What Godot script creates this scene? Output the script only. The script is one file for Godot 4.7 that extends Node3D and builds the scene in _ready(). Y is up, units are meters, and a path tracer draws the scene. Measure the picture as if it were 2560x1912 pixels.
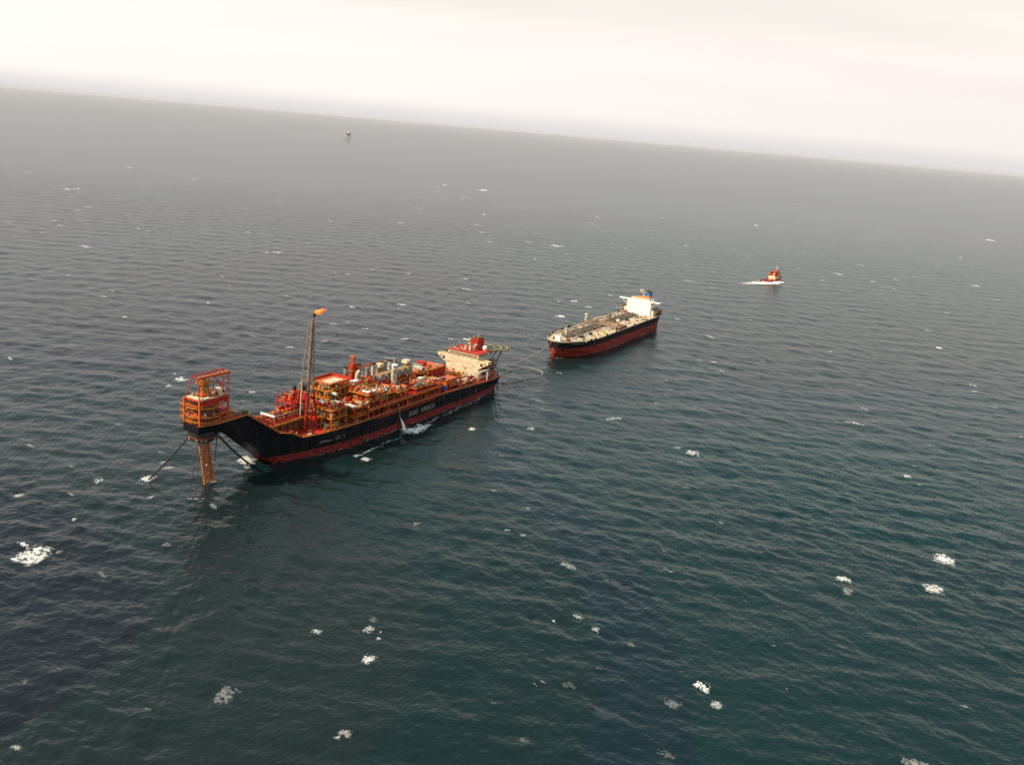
extends Node3D
# A converted-tanker production ship with an external bow turret, an oil tanker moored astern of it
# and a supply vessel, seen from a helicopter over a choppy sea. Units are metres.

const EARTH := 7.4e6          # radius of the sea's curve, refraction included
const CAM_H := 195.0
const WIND := Vector2(0.47, -0.883)      # the way the waves run, from the ships' bows to their sterns
const CREST := Vector2(0.883, 0.47)

var unit_box: BoxMesh
var unit_cyl: CylinderMesh
var unit_cone: CylinderMesh
var unit_ball: SphereMesh
var M := {}
var wave_tile := PackedFloat32Array()
const TILE_N := 384
const TILE_CELL := 0.85
var used_names := {}
var sea_x := PackedFloat32Array()
var sea_z := PackedFloat32Array()
var sea_h := PackedFloat32Array()


func _ready() -> void:
	view_and_light()
	materials()
	make_waves()
	sea()
	production_ship()
	moorings()
	tanker()
	supply_vessel()
	platform()
	hawser_and_hose()
	foam()


func view_and_light() -> void:
	var cam := Camera3D.new()
	cam.name = "camera"
	add_child(cam)
	var pitch := deg_to_rad(15.15)
	var roll := deg_to_rad(5.0)
	var fw := Vector3(0, -sin(pitch), -cos(pitch))
	var up0 := Vector3(0, cos(pitch), -sin(pitch))
	var rt := cos(roll) * Vector3.RIGHT + sin(roll) * up0
	var up := -sin(roll) * Vector3.RIGHT + cos(roll) * up0
	cam.transform = Transform3D(Basis(rt, up, -fw), Vector3(0, CAM_H, 0))
	cam.fov = 43.6
	cam.near = 1.0
	cam.far = 120000.0
	cam.current = true

	var sun_to := Vector3(-0.84, 0.74, 0.30).normalized()
	var sun := DirectionalLight3D.new()
	sun.name = "sun"
	sun.light_color = Color(1.0, 0.93, 0.82)
	sun.light_energy = 1.6
	sun.light_angular_distance = 1.5
	sun.shadow_enabled = true
	add_child(sun)
	sun.transform = Transform3D(Basis.looking_at(-sun_to, Vector3.UP), Vector3(0, 500, 0))

	var env := Environment.new()
	env.background_mode = Environment.BG_SKY
	var sky := Sky.new()
	var pano := PanoramaSkyMaterial.new()
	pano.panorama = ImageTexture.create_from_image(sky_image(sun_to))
	sky.sky_material = pano
	env.sky = sky
	env.tonemap_mode = Environment.TONE_MAPPER_LINEAR
	env.tonemap_exposure = 1.17
	env.volumetric_fog_enabled = true
	env.volumetric_fog_density = 0.0
	env.sdfgi_enabled = true
	env.ssao_enabled = true
	env.ssil_enabled = true
	var we := WorldEnvironment.new()
	we.name = "world"
	we.environment = env
	add_child(we)
	# a low layer of sea haze that thickens towards the horizon
	var haze := FogVolume.new()
	haze.name = "sea_haze"
	haze.shape = RenderingServer.FOG_VOLUME_SHAPE_BOX
	haze.size = Vector3(46000, 175, 31000)
	haze.position = Vector3(0, -27.5, -17200)
	var fm := FogMaterial.new()
	fm.density = 0.0001
	fm.albedo = Color(0.97, 0.96, 0.99)
	haze.material = fm
	tag(haze, "thin pale sea haze lying over the far water", "haze", "", "stuff")
	add_child(haze)


func sky_image(sun_to: Vector3) -> Image:
	# high thin overcast: bright and creamy low down, greyer overhead, a broad glow round the veiled sun
	var w := 1024
	var h := 512
	var img := Image.create(w, h, false, Image.FORMAT_RGBF)
	var n1 := FastNoiseLite.new()
	n1.seed = 11
	n1.frequency = 0.5
	n1.fractal_octaves = 5
	n1.fractal_gain = 0.55
	for j in h:
		var th := PI * (j + 0.5) / h
		var y := cos(th)
		var s := sin(th)
		for i in w:
			var ph := TAU * (i + 0.5) / w
			var d := Vector3(sin(ph) * s, y, -cos(ph) * s)
			var k := clampf(y, 0.0, 1.0)
			var t := pow(k, 0.62)
			var hazy := Color(0.66, 0.635, 0.63)
			var low := Color(0.88, 0.825, 0.79)
			var mid := Color(0.92, 0.87, 0.805)
			var top := Color(0.36, 0.465, 0.54)
			var c := hazy.lerp(low, smoothstep(-0.007, 0.016, y)).lerp(mid, smoothstep(0.0, 0.12, k)).lerp(top, smoothstep(0.33, 0.56, t))
			if y > 0.0:
				var p := Vector2(d.x, d.z) / (y + 0.11)
				var q := n1.get_noise_3d(p.x * 0.35, p.y * 1.1, 60.0)
				var f := smoothstep(0.02, 0.16, y) * 0.15 + 0.03
				c = c * (1.0 + (q - 0.15) * f)
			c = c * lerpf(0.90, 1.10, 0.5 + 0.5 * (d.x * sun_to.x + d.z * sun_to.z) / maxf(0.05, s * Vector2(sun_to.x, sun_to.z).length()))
			var g := pow(maxf(0.0, d.dot(sun_to)), 5.0)
			var g2 := pow(maxf(0.0, d.dot(sun_to)), 60.0)
			c += Color(0.30, 0.275, 0.23) * g + Color(0.7, 0.63, 0.5) * g2
			img.set_pixel(i, j, c)
	return img


# ------------------------------------------------------------------ materials

func grime_image(sd: int, freq: float, low: Color, cut: float) -> ImageTexture:
	var n := FastNoiseLite.new()
	n.seed = sd
	n.frequency = freq
	n.fractal_octaves = 5
	n.fractal_gain = 0.6
	var src := n.get_seamless_image(256, 256)
	src.convert(Image.FORMAT_L8)
	var img := Image.create(256, 256, true, Image.FORMAT_RGB8)
	for y in 256:
		for x in 256:
			var v := src.get_pixel(x, y).r
			var c := low.lerp(Color.WHITE, smoothstep(cut - 0.16, cut + 0.16, v))
			img.set_pixel(x, y, c * (0.86 + 0.14 * v))
	img.generate_mipmaps()
	return ImageTexture.create_from_image(img)


func streak_image() -> ImageTexture:
	# black paint with faint grey scuffs and rust runs
	var n := FastNoiseLite.new()
	n.seed = 41
	n.frequency = 0.03
	n.fractal_octaves = 4
	var src := n.get_seamless_image(256, 256)
	src.convert(Image.FORMAT_L8)
	var img := Image.create(256, 256, true, Image.FORMAT_RGB8)
	for y in 256:
		for x in 256:
			var v := src.get_pixel(x, y).r
			var w := src.get_pixel((x * 3) % 256, (y + 90) % 256).r
			var c := Color(0.008, 0.009, 0.013).lerp(Color(0.040, 0.022, 0.016), smoothstep(0.58, 0.80, v)).lerp(Color(0.030, 0.031, 0.034), smoothstep(0.60, 0.85, w))
			img.set_pixel(x, y, c.linear_to_srgb())
	img.generate_mipmaps()
	return ImageTexture.create_from_image(img)


func paint(called: String, c: Color, rough: float, wear: ImageTexture = null, scale := 0.08, metal := 0.0) -> StandardMaterial3D:
	var m := StandardMaterial3D.new()
	m.resource_name = called
	m.albedo_color = Color(c.r, c.g, c.b).linear_to_srgb()
	m.roughness = rough
	m.metallic = metal
	m.metallic_specular = 0.4 if rough > 0.5 else 0.5
	if wear:
		m.albedo_texture = wear
		m.uv1_triplanar = true
		m.uv1_world_triplanar = true
		m.uv1_scale = Vector3.ONE * scale
	M[called] = m
	return m


func materials() -> void:
	unit_box = BoxMesh.new()
	unit_cyl = CylinderMesh.new()
	unit_cyl.top_radius = 0.5
	unit_cyl.bottom_radius = 0.5
	unit_cyl.height = 1.0
	unit_cyl.radial_segments = 12
	unit_cyl.rings = 0
	unit_cone = CylinderMesh.new()
	unit_cone.top_radius = 0.3
	unit_cone.bottom_radius = 0.5
	unit_cone.height = 1.0
	unit_cone.radial_segments = 10
	unit_cone.rings = 0
	unit_ball = SphereMesh.new()
	unit_ball.radius = 0.5
	unit_ball.height = 1.0
	unit_ball.radial_segments = 16
	unit_ball.rings = 8
	var rust := grime_image(3, 0.02, Color(0.62, 0.44, 0.30), 0.22)
	var dirt := grime_image(8, 0.03, Color(0.5, 0.45, 0.42), 0.42)
	var soot := grime_image(15, 0.025, Color(0.35, 0.3, 0.28), 0.45)
	paint("black", Color(0.009, 0.010, 0.014), 0.55, dirt, 0.05)
	M["black"].metallic_specular = 0.22
	M["black"].albedo_color = Color.WHITE
	M["black"].albedo_texture = streak_image()
	M["black"].uv1_scale = Vector3(0.022, 0.006, 0.022)
	paint("boot", Color(0.31, 0.032, 0.024), 0.6, dirt, 0.05)
	paint("boot_tanker", Color(0.38, 0.045, 0.024), 0.6, dirt, 0.04)
	paint("red_deck", Color(0.74, 0.032, 0.016), 0.65, dirt, 0.06)
	paint("red", Color(0.68, 0.046, 0.020), 0.55, dirt, 0.10)
	paint("orange", Color(0.84, 0.165, 0.026), 0.5, dirt, 0.10)
	paint("ochre", Color(0.74, 0.30, 0.042), 0.55, dirt, 0.12)
	paint("yellow", Color(0.75, 0.42, 0.04), 0.5, dirt, 0.1)
	paint("cream", Color(0.80, 0.66, 0.43), 0.5, rust, 0.05)
	paint("white", Color(0.82, 0.79, 0.70), 0.45, dirt, 0.08)
	paint("clean_white", Color(0.86, 0.85, 0.80), 0.45)
	paint("tan", Color(0.52, 0.34, 0.16), 0.55, dirt, 0.12)
	paint("grey", Color(0.38, 0.34, 0.27), 0.5, dirt, 0.1)
	paint("lattice", Color(0.30, 0.24, 0.18), 0.6)
	paint("steel", Color(0.28, 0.26, 0.22), 0.45, dirt, 0.12)
	paint("brown", Color(0.22, 0.07, 0.034), 0.65, dirt, 0.1)
	paint("dark", Color(0.018, 0.018, 0.020), 0.6)
	paint("glass", Color(0.02, 0.022, 0.026), 0.12)
	paint("green", Color(0.075, 0.09, 0.042), 0.7, dirt, 0.1)
	paint("olive", Color(0.36, 0.30, 0.05), 0.6)
	paint("blue", Color(0.02, 0.05, 0.25), 0.5)
	paint("funnel_blue", Color(0.05, 0.15, 0.32), 0.5)
	paint("funnel_orange", Color(0.66, 0.27, 0.07), 0.5)
	paint("tanker_deck", Color(0.64, 0.53, 0.39), 0.75, rust, 0.035)
	paint("pipe_brown", Color(0.34, 0.27, 0.215), 0.6, soot, 0.12)
	paint("pink", Color(0.62, 0.36, 0.26), 0.6, dirt, 0.1)
	paint("bright_yellow", Color(0.85, 0.66, 0.02), 0.5)
	paint("tug_orange", Color(0.60, 0.085, 0.03), 0.55, dirt, 0.1)
	paint("lettering", Color(0.26, 0.245, 0.20), 0.6)
	paint("riser", Color(0.72, 0.225, 0.065), 0.6, dirt, 0.1)
	paint("rope", Color(0.50, 0.36, 0.20), 0.9)
	paint("hose", Color(0.50, 0.45, 0.34), 0.7)
	paint("chain", Color(0.035, 0.03, 0.03), 0.7)
	var f := paint("flame", Color(1.0, 0.45, 0.08), 1.0)
	f.emission_enabled = true
	f.emission = Color(1.0, 0.52, 0.03)
	f.emission_energy_multiplier = 0.95
	var fo := paint("flame_edge", Color(1.0, 0.30, 0.05), 1.0)
	fo.emission_enabled = true
	fo.emission = Color(1.0, 0.27, 0.02)
	fo.emission_energy_multiplier = 0.85
	fo.transparency = BaseMaterial3D.TRANSPARENCY_ALPHA
	fo.albedo_color.a = 0.38
	var fm := paint("foam", Color(0.84, 0.83, 0.79), 0.9)
	fm.transparency = BaseMaterial3D.TRANSPARENCY_ALPHA
	fm.vertex_color_use_as_albedo = true
	fm.cull_mode = BaseMaterial3D.CULL_DISABLED


# ------------------------------------------------------------------ naming and building helpers

func numbered(called: String) -> String:
	var n: int = used_names.get(called, -1) + 1
	used_names[called] = n
	return called if n == 0 else "%s_%03d" % [called, n]


func tag(o: Node3D, label: String, category: String, group := "", kind := "") -> void:
	if label:
		o.set_meta("label", label)
	if category:
		o.set_meta("category", category)
	if group:
		o.set_meta("group", group)
	if kind:
		o.set_meta("kind", kind)


func thing(called: String, label: String, category: String, at := Vector3.ZERO, turn := 0.0, group := "") -> Node3D:
	var o := Node3D.new()
	o.name = numbered(called)
	add_child(o)
	o.position = at
	o.rotation.y = turn
	tag(o, label, category, group)
	return o


func group_part(called: String, parent: Node3D) -> Node3D:
	var o := Node3D.new()
	o.name = called
	parent.add_child(o, true)
	return o


func put(parent: Node3D, called: String, mesh: Mesh, m: String, t: Transform3D) -> MeshInstance3D:
	var o := MeshInstance3D.new()
	o.name = called
	o.mesh = mesh
	o.material_override = M[m]
	o.transform = t
	parent.add_child(o, true)
	return o


func box(parent: Node3D, called: String, c: Vector3, s: Vector3, m: String, turn := 0.0) -> MeshInstance3D:
	return put(parent, called, unit_box, m, Transform3D(Basis(Vector3.UP, turn) * Basis.from_scale(s), c))


func along(a: Vector3, b: Vector3, rx: float, rz: float) -> Transform3D:
	var d := b - a
	var y := d.normalized()
	var x := y.cross(Vector3.FORWARD if absf(y.z) < 0.9 else Vector3.UP).normalized()
	var z := x.cross(y)
	return Transform3D(Basis(x * rx * 2.0, d, z * rz * 2.0), (a + b) * 0.5)


func rod(parent: Node3D, called: String, a: Vector3, b: Vector3, r: float, m: String) -> MeshInstance3D:
	return put(parent, called, unit_cyl, m, along(a, b, r, r))


func beam(parent: Node3D, called: String, a: Vector3, b: Vector3, w: float, h: float, m: String) -> MeshInstance3D:
	return put(parent, called, unit_box, m, along(a, b, w * 0.5, h * 0.5))


func ball(parent: Node3D, called: String, c: Vector3, s: Vector3, m: String) -> MeshInstance3D:
	return put(parent, called, unit_ball, m, Transform3D(Basis.from_scale(s), c))


func mb() -> SurfaceTool:
	var st := SurfaceTool.new()
	st.begin(Mesh.PRIMITIVE_TRIANGLES)
	st.set_smooth_group(-1)
	return st


func quad(st: SurfaceTool, a: Vector3, b: Vector3, c: Vector3, d: Vector3) -> void:
	for p in [a, b, c, a, c, d]:
		st.add_vertex(p)


func sbox(st: SurfaceTool, c: Vector3, s: Vector3) -> void:
	st.append_from(unit_box, 0, Transform3D(Basis.from_scale(s), c))


func stube(st: SurfaceTool, a: Vector3, b: Vector3, r: float, n := 4) -> void:
	var d := (b - a).normalized()
	var x := d.cross(Vector3.FORWARD if absf(d.z) < 0.9 else Vector3.UP).normalized()
	var z := x.cross(d)
	for i in n:
		var p := TAU * i / n
		var q := TAU * (i + 1) / n
		var o1 := (x * cos(p) + z * sin(p)) * r
		var o2 := (x * cos(q) + z * sin(q)) * r
		quad(st, a + o1, b + o1, b + o2, a + o2)


func build(parent: Node3D, called: String, st: SurfaceTool, m: String, kind := "") -> MeshInstance3D:
	st.generate_normals()
	var o := MeshInstance3D.new()
	o.name = called
	o.mesh = st.commit()
	o.material_override = M[m]
	if kind:
		o.set_meta("kind", kind)
	parent.add_child(o, true)
	return o


func rail(st: SurfaceTool, pts: Array, h := 1.1, r := 0.07, step := 3.0) -> void:
	# a handrail with two rails and stanchions along a line of points
	for i in pts.size() - 1:
		var a: Vector3 = pts[i]
		var b: Vector3 = pts[i + 1]
		stube(st, a + Vector3.UP * h, b + Vector3.UP * h, r, 3)
		stube(st, a + Vector3.UP * h * 0.5, b + Vector3.UP * h * 0.5, r * 0.8, 3)
		var n := maxi(1, int(a.distance_to(b) / step))
		for k in n:
			var p := a.lerp(b, float(k) / n)
			stube(st, p, p + Vector3.UP * h, r, 3)


func lathe(st: SurfaceTool, c: Vector3, prof: Array, n := 24) -> void:
	for k in prof.size() - 1:
		var p: Vector2 = prof[k]
		var q: Vector2 = prof[k + 1]
		for i in n:
			var a := TAU * i / n
			var b := TAU * (i + 1) / n
			var d1 := Vector3(cos(a), 0, sin(a))
			var d2 := Vector3(cos(b), 0, sin(b))
			quad(st, c + d1 * p.x + Vector3.UP * p.y, c + d1 * q.x + Vector3.UP * q.y, c + d2 * q.x + Vector3.UP * q.y, c + d2 * p.x + Vector3.UP * p.y)


func lettering(parent: Node3D, text: String, at: Vector3, turn: float, height: float, width: float, m: String, tilt := 0.0) -> void:
	# raised welded letters, each a part of its own; the text grows along local +x
	var font := SystemFont.new()
	font.font_names = PackedStringArray(["Droid Sans"])
	font.font_weight = 400
	var x := 0.0
	var step := width / text.length()
	for ch in text:
		if ch != " ":
			var t := TextMesh.new()
			t.text = ch
			t.font = font
			t.font_size = 64
			t.pixel_size = height / 46.0
			t.depth = 0.08
			t.curve_step = 4.0
			var b := Basis(Vector3.UP, turn) * Basis(Vector3.RIGHT, tilt)
			put(parent, "letter", t, m, Transform3D(b, at + Basis(Vector3.UP, turn) * Vector3(x + step * 0.5, 0, 0)))
		x += step


func loft(st: SurfaceTool, ta: Array, ba: Array) -> void:
	# ta and ba: stations of Vector3(u, y, half width) for the upper and the lower edge of a hull's two sides
	for s in [-1.0, 1.0]:
		for i in ta.size() - 1:
			var a := Vector3(ta[i].x, ta[i].y, ta[i].z * s)
			var b := Vector3(ta[i + 1].x, ta[i + 1].y, ta[i + 1].z * s)
			var c := Vector3(ba[i + 1].x, ba[i + 1].y, ba[i + 1].z * s)
			var d := Vector3(ba[i].x, ba[i].y, ba[i].z * s)
			if s > 0:
				quad(st, a, b, c, d)
			else:
				quad(st, d, c, b, a)


func across(st: SurfaceTool, line: Array, up: bool) -> void:
	# a sheet between the port and starboard copies of a line of stations
	for i in line.size() - 1:
		var p: Vector3 = line[i]
		var q: Vector3 = line[i + 1]
		var a := Vector3(p.x, p.y, -p.z)
		var b := Vector3(q.x, q.y, -q.z)
		if up:
			quad(st, a, b, q, p)
		else:
			quad(st, p, q, b, a)


func endcap(st: SurfaceTool, t: Vector3, b: Vector3, bow: bool) -> void:
	var q := [Vector3(t.x, t.y, -t.z), t, b, Vector3(b.x, b.y, -b.z)]
	if bow:
		quad(st, q[0], q[1], q[2], q[3])
	else:
		quad(st, q[3], q[2], q[1], q[0])

# ------------------------------------------------------------------ sea

func make_waves() -> void:
	# a periodic tile of heights: waves of 4 to 43 m running within a fan of the wind
	wave_tile.resize(TILE_N * TILE_N)
	gust.seed = 61
	gust.frequency = 1.0 / 240.0
	gust.fractal_octaves = 2
	var rng := RandomNumberGenerator.new()
	rng.seed = 5
	var size := TILE_N * TILE_CELL
	for w in 64:
		var lam := 3.6 * pow(12.0, (w + rng.randf()) / 64.0)
		var ang := rng.randfn(0.0, 1.0)
		var ks := roundi(cos(ang) * size / lam)
		var kt := roundi(sin(ang) * size / lam)
		var k2 := sqrt(float(ks * ks + kt * kt))
		if k2 < 1.0:
			continue
		var real_lam := size / k2
		var amp := 0.0066 * pow(real_lam, 0.60) * (0.6 + 0.8 * rng.randf())
		var ph := rng.randf() * TAU
		var cs := PackedFloat32Array()
		var ss := PackedFloat32Array()
		var ct := PackedFloat32Array()
		var sn := PackedFloat32Array()
		for i in TILE_N:
			var p := TAU * ks * i / TILE_N + ph
			cs.append(cos(p) * amp)
			ss.append(sin(p) * amp)
			var q := TAU * kt * i / TILE_N
			ct.append(cos(q))
			sn.append(sin(q))
		for j in TILE_N:
			var c := ct[j]
			var s := sn[j]
			var row := j * TILE_N
			for i in TILE_N:
				wave_tile[row + i] += cs[i] * c - ss[i] * s


func tile_at(s: float, t: float) -> float:
	var x := fposmod(s / TILE_CELL, TILE_N)
	var y := fposmod(t / TILE_CELL, TILE_N)
	var i := int(x)
	var j := int(y)
	var fx := x - i
	var fy := y - j
	i = i % TILE_N
	j = j % TILE_N
	var i2 := (i + 1) % TILE_N
	var r1 := j * TILE_N
	var r2 := ((j + 1) % TILE_N) * TILE_N
	return lerpf(lerpf(wave_tile[r1 + i], wave_tile[r1 + i2], fx), lerpf(wave_tile[r2 + i], wave_tile[r2 + i2], fx), fy)


var gust := FastNoiseLite.new()   # patches of rougher and calmer water


func wave(x: float, z: float, cell: float) -> float:
	var h := 0.0
	if cell < 14.0:
		var s := x * WIND.x + z * WIND.y
		var t := x * CREST.x + z * CREST.y
		h = tile_at(s, t) * smoothstep(14.0, 1.5, cell)
		if cell < 4.0:
			# a second, finer and turned copy breaks up the tile's repeat
			var s2 := (s * 0.94 + t * 0.34) * 1.9 + 71.0
			var t2 := (t * 0.94 - s * 0.34) * 1.9 + 13.0
			h += tile_at(s2, t2) * (0.62 + 0.9 * gust.get_noise_2d(x, z)) * smoothstep(4.0, 0.8, cell)
		h += 0.12 * h * absf(h)
	return h


func sea_y(x: float, z: float) -> float:
	# the height of the sea's own mesh at a place
	var i := clampi(sea_x.bsearch(x) - 1, 0, sea_x.size() - 2)
	var j := clampi(sea_z.bsearch(-z) - 1, 0, sea_z.size() - 2)
	var fx := clampf((x - sea_x[i]) / (sea_x[i + 1] - sea_x[i]), 0.0, 1.0)
	var fz := clampf((-z - sea_z[j]) / (sea_z[j + 1] - sea_z[j]), 0.0, 1.0)
	var k := j * sea_x.size() + i
	var a := lerpf(sea_h[k], sea_h[k + 1], fx)
	var b := lerpf(sea_h[k + sea_x.size()], sea_h[k + sea_x.size() + 1], fx)
	return lerpf(a, b, fz) - (x * x + z * z) / (2.0 * EARTH)


func grid_lines(start: float, fine: float, share: float, far_share: float, knee: float, stop: float) -> PackedFloat32Array:
	var a := PackedFloat32Array()
	var v := start
	while v < stop:
		a.append(v)
		v += maxf(fine, v * (share if v < knee else far_share))
	a.append(stop)
	return a


func ripple_texture() -> ImageTexture:
	# the slopes of ripples of 0.6 to 4 m on a periodic square of 150 m
	var n := 1024
	var hgt := PackedFloat32Array()
	hgt.resize(n * n)
	var rng := RandomNumberGenerator.new()
	rng.seed = 19
	for w in 30:
		var lam := 0.62 * pow(6.5, (w + rng.randf()) / 30.0)
		var ang := rng.randfn(0.0, 1.25)
		var kx := roundi(sin(ang) * 150.0 / lam)
		var ky := roundi(cos(ang) * 150.0 / lam)
		var amp := 0.0058 * lam * (0.5 + rng.randf())
		var ph := rng.randf() * TAU
		var cx := PackedFloat32Array()
		var sx := PackedFloat32Array()
		var cy := PackedFloat32Array()
		var sy := PackedFloat32Array()
		for i in n:
			cx.append(cos(TAU * kx * i / n + ph) * amp)
			sx.append(sin(TAU * kx * i / n + ph) * amp)
			cy.append(cos(TAU * ky * i / n))
			sy.append(sin(TAU * ky * i / n))
		for j in n:
			var c := cy[j]
			var s := sy[j]
			var row := j * n
			for i in n:
				hgt[row + i] += cx[i] * c - sx[i] * s
	var data := PackedByteArray()
	data.resize(n * n * 3)
	var inv := n / 300.0
	var k := 0
	for j in n:
		var up := ((j + n - 1) % n) * n
		var dn := ((j + 1) % n) * n
		var row := j * n
		for i in n:
			var gx := (hgt[row + (i + 1) % n] - hgt[row + (i + n - 1) % n]) * inv
			var gy := (hgt[dn + i] - hgt[up + i]) * inv
			var q := 127.0 / sqrt(1.0 + gx * gx + gy * gy)
			data[k] = int(128.0 - gx * q)
			data[k + 1] = int(128.0 + gy * q)
			data[k + 2] = int(128.0 + q)
			k += 3
	return ImageTexture.create_from_image(Image.create_from_data(n, n, false, Image.FORMAT_RGB8, data))


func sea() -> void:
	var zs := PackedFloat32Array()
	for v in [600.0, 300.0, 150.0, 60.0, 0.0, -50.0, -90.0, -120.0, -150.0, -175.0]:
		zs.append(v)
	for v in grid_lines(190.0, 0.8, 0.0038, 0.03, 3600.0, 32000.0):
		zs.append(-v)
	var half := grid_lines(0.6, 1.25, 0.0084, 0.05, 4200.0, 22000.0)
	var xs := PackedFloat32Array()
	for i in range(half.size() - 1, -1, -1):
		xs.append(-half[i])
	for v in half:
		xs.append(v)
	var nx := xs.size()
	var nz := zs.size()
	var hs := PackedFloat32Array()
	hs.resize(nx * nz)
	for j in nz:
		var z := zs[j]
		var cz := absf(zs[mini(j + 1, nz - 1)] - zs[maxi(j - 1, 0)]) * 0.5
		for i in nx:
			var x := xs[i]
			var cx := absf(xs[mini(i + 1, nx - 1)] - xs[maxi(i - 1, 0)]) * 0.5
			hs[j * nx + i] = wave(x, z, maxf(cx * 0.8, cz))
	sea_x = xs
	for v in zs:
		sea_z.append(-v)
	sea_h = hs
	var verts := PackedVector3Array()
	var norms := PackedVector3Array()
	var uvs := PackedVector2Array()
	var cols := PackedColorArray()
	verts.resize(nx * nz)
	norms.resize(nx * nz)
	uvs.resize(nx * nz)
	cols.resize(nx * nz)
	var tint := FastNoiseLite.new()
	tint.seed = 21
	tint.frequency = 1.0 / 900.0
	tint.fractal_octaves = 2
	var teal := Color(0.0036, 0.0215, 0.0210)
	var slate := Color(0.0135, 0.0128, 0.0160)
	for j in nz:
		var z := zs[j]
		var jm := maxi(j - 1, 0)
		var jp := mini(j + 1, nz - 1)
		for i in nx:
			var x := xs[i]
			var im := maxi(i - 1, 0)
			var ip := mini(i + 1, nx - 1)
			var k := j * nx + i
			verts[k] = Vector3(x, hs[k] - (x * x + z * z) / (2.0 * EARTH), z)
			var dx := (hs[j * nx + ip] - hs[j * nx + im]) / (xs[ip] - xs[im])
			var dz := (hs[jp * nx + i] - hs[jm * nx + i]) / (zs[jp] - zs[jm])
			norms[k] = Vector3(-dx, 1.0, -dz).normalized()
			uvs[k] = Vector2(x * CREST.x + z * CREST.y, x * WIND.x + z * WIND.y)
			cols[k] = slate.lerp(teal, clampf(0.1 + 0.75 * smoothstep(-420.0, 60.0, x + 0.12 * z) + tint.get_noise_2d(x, z) * 0.5, 0.0, 1.0))  # x gradient puts lens colour shading into the water colour; noise adds patches
	var idx := PackedInt32Array()
	idx.resize((nx - 1) * (nz - 1) * 6)
	var n := 0
	for j in nz - 1:
		for i in nx - 1:
			var a := j * nx + i
			idx[n] = a
			idx[n + 1] = a + nx + 1
			idx[n + 2] = a + 1
			idx[n + 3] = a
			idx[n + 4] = a + nx
			idx[n + 5] = a + nx + 1
			n += 6
	var arr := []
	arr.resize(Mesh.ARRAY_MAX)
	arr[Mesh.ARRAY_VERTEX] = verts
	arr[Mesh.ARRAY_NORMAL] = norms
	arr[Mesh.ARRAY_TEX_UV] = uvs
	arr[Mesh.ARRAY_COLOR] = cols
	arr[Mesh.ARRAY_INDEX] = idx
	var mesh := ArrayMesh.new()
	mesh.add_surface_from_arrays(Mesh.PRIMITIVE_TRIANGLES, arr)
	print("sea ", nx, " x ", nz)

	var m := StandardMaterial3D.new()
	m.resource_name = "water"
	m.albedo_color = Color.WHITE
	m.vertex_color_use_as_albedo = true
	m.roughness = 0.24
	m.metallic_specular = 0.31
	m.normal_enabled = true
	m.normal_texture = ripple_texture()
	m.normal_scale = 0.5
	m.uv1_scale = Vector3(1.0 / 150.0, 1.0 / 150.0, 1.0)
	M["water"] = m
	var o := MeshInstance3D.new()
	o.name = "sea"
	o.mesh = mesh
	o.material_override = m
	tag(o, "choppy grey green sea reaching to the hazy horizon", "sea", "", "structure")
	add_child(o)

# ------------------------------------------------------------------ the production ship
# ship axes: x from the stem to the stern, y up from the waterline, z to port

const SHIP_AT := Vector3(-135.62, 0, -506.72)
const SHIP_TURN := 1.0713


func lerp_line(pts: Array, x: float) -> float:
	for i in pts.size() - 1:
		if x <= pts[i + 1].x:
			return lerpf(pts[i].y, pts[i + 1].y, clampf((x - pts[i].x) / (pts[i + 1].x - pts[i].x), 0, 1))
	return pts[-1].y


func deck_y(u: float) -> float:
	return lerp_line([Vector2(14, 13.3), Vector2(140, 13.3), Vector2(188, 11.6), Vector2(232, 9.0)], u)


func deck_hw(u: float) -> float:
	return lerp_line([Vector2(-53, 6), Vector2(-44, 8.6), Vector2(-22, 8.4), Vector2(0, 11.3), Vector2(15, 15.5), Vector2(30, 18.6), Vector2(50, 20.6), Vector2(70, 21.2), Vector2(195, 21.2), Vector2(215, 20.2), Vector2(232, 17.5)], u)


func water_hw(u: float) -> float:
	return lerp_line([Vector2(-6, 6.8), Vector2(0, 7.4), Vector2(10, 10.8), Vector2(20, 14.0), Vector2(40, 18.6), Vector2(56, 20.7), Vector2(70, 21.2), Vector2(190, 21.2), Vector2(210, 19.6), Vector2(226, 16.5)], u)


func hull_z(u: float, y: float) -> float:
	# the half width of the black side at a height, as the loft below lays it between its stations
	var us := [14.5, 22.0, 30.0, 40.0, 50.0, 60.0]
	for i in us.size() - 1:
		if u <= us[i + 1]:
			var f: float = (u - us[i]) / (us[i + 1] - us[i])
			var lo := lerpf(lerpf(water_hw(us[i]), deck_hw(us[i]), 0.25), lerpf(water_hw(us[i + 1]), deck_hw(us[i + 1]), 0.25), f)
			var hi := lerpf(deck_hw(us[i]), deck_hw(us[i + 1]), f)
			return lerpf(lo, hi, (y - 4.1) / 9.2)
	return 21.2


func production_ship() -> void:
	var r := thing("production_ship", "long black and red production ship with an orange bow turret and crowded topsides", "ship", SHIP_AT, SHIP_TURN)
	ship_hull(r)
	turret(r)
	fore_structures(r)
	flare_tower(r)
	process_deck(r)
	accommodation(r)
	ship_cargo()


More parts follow.
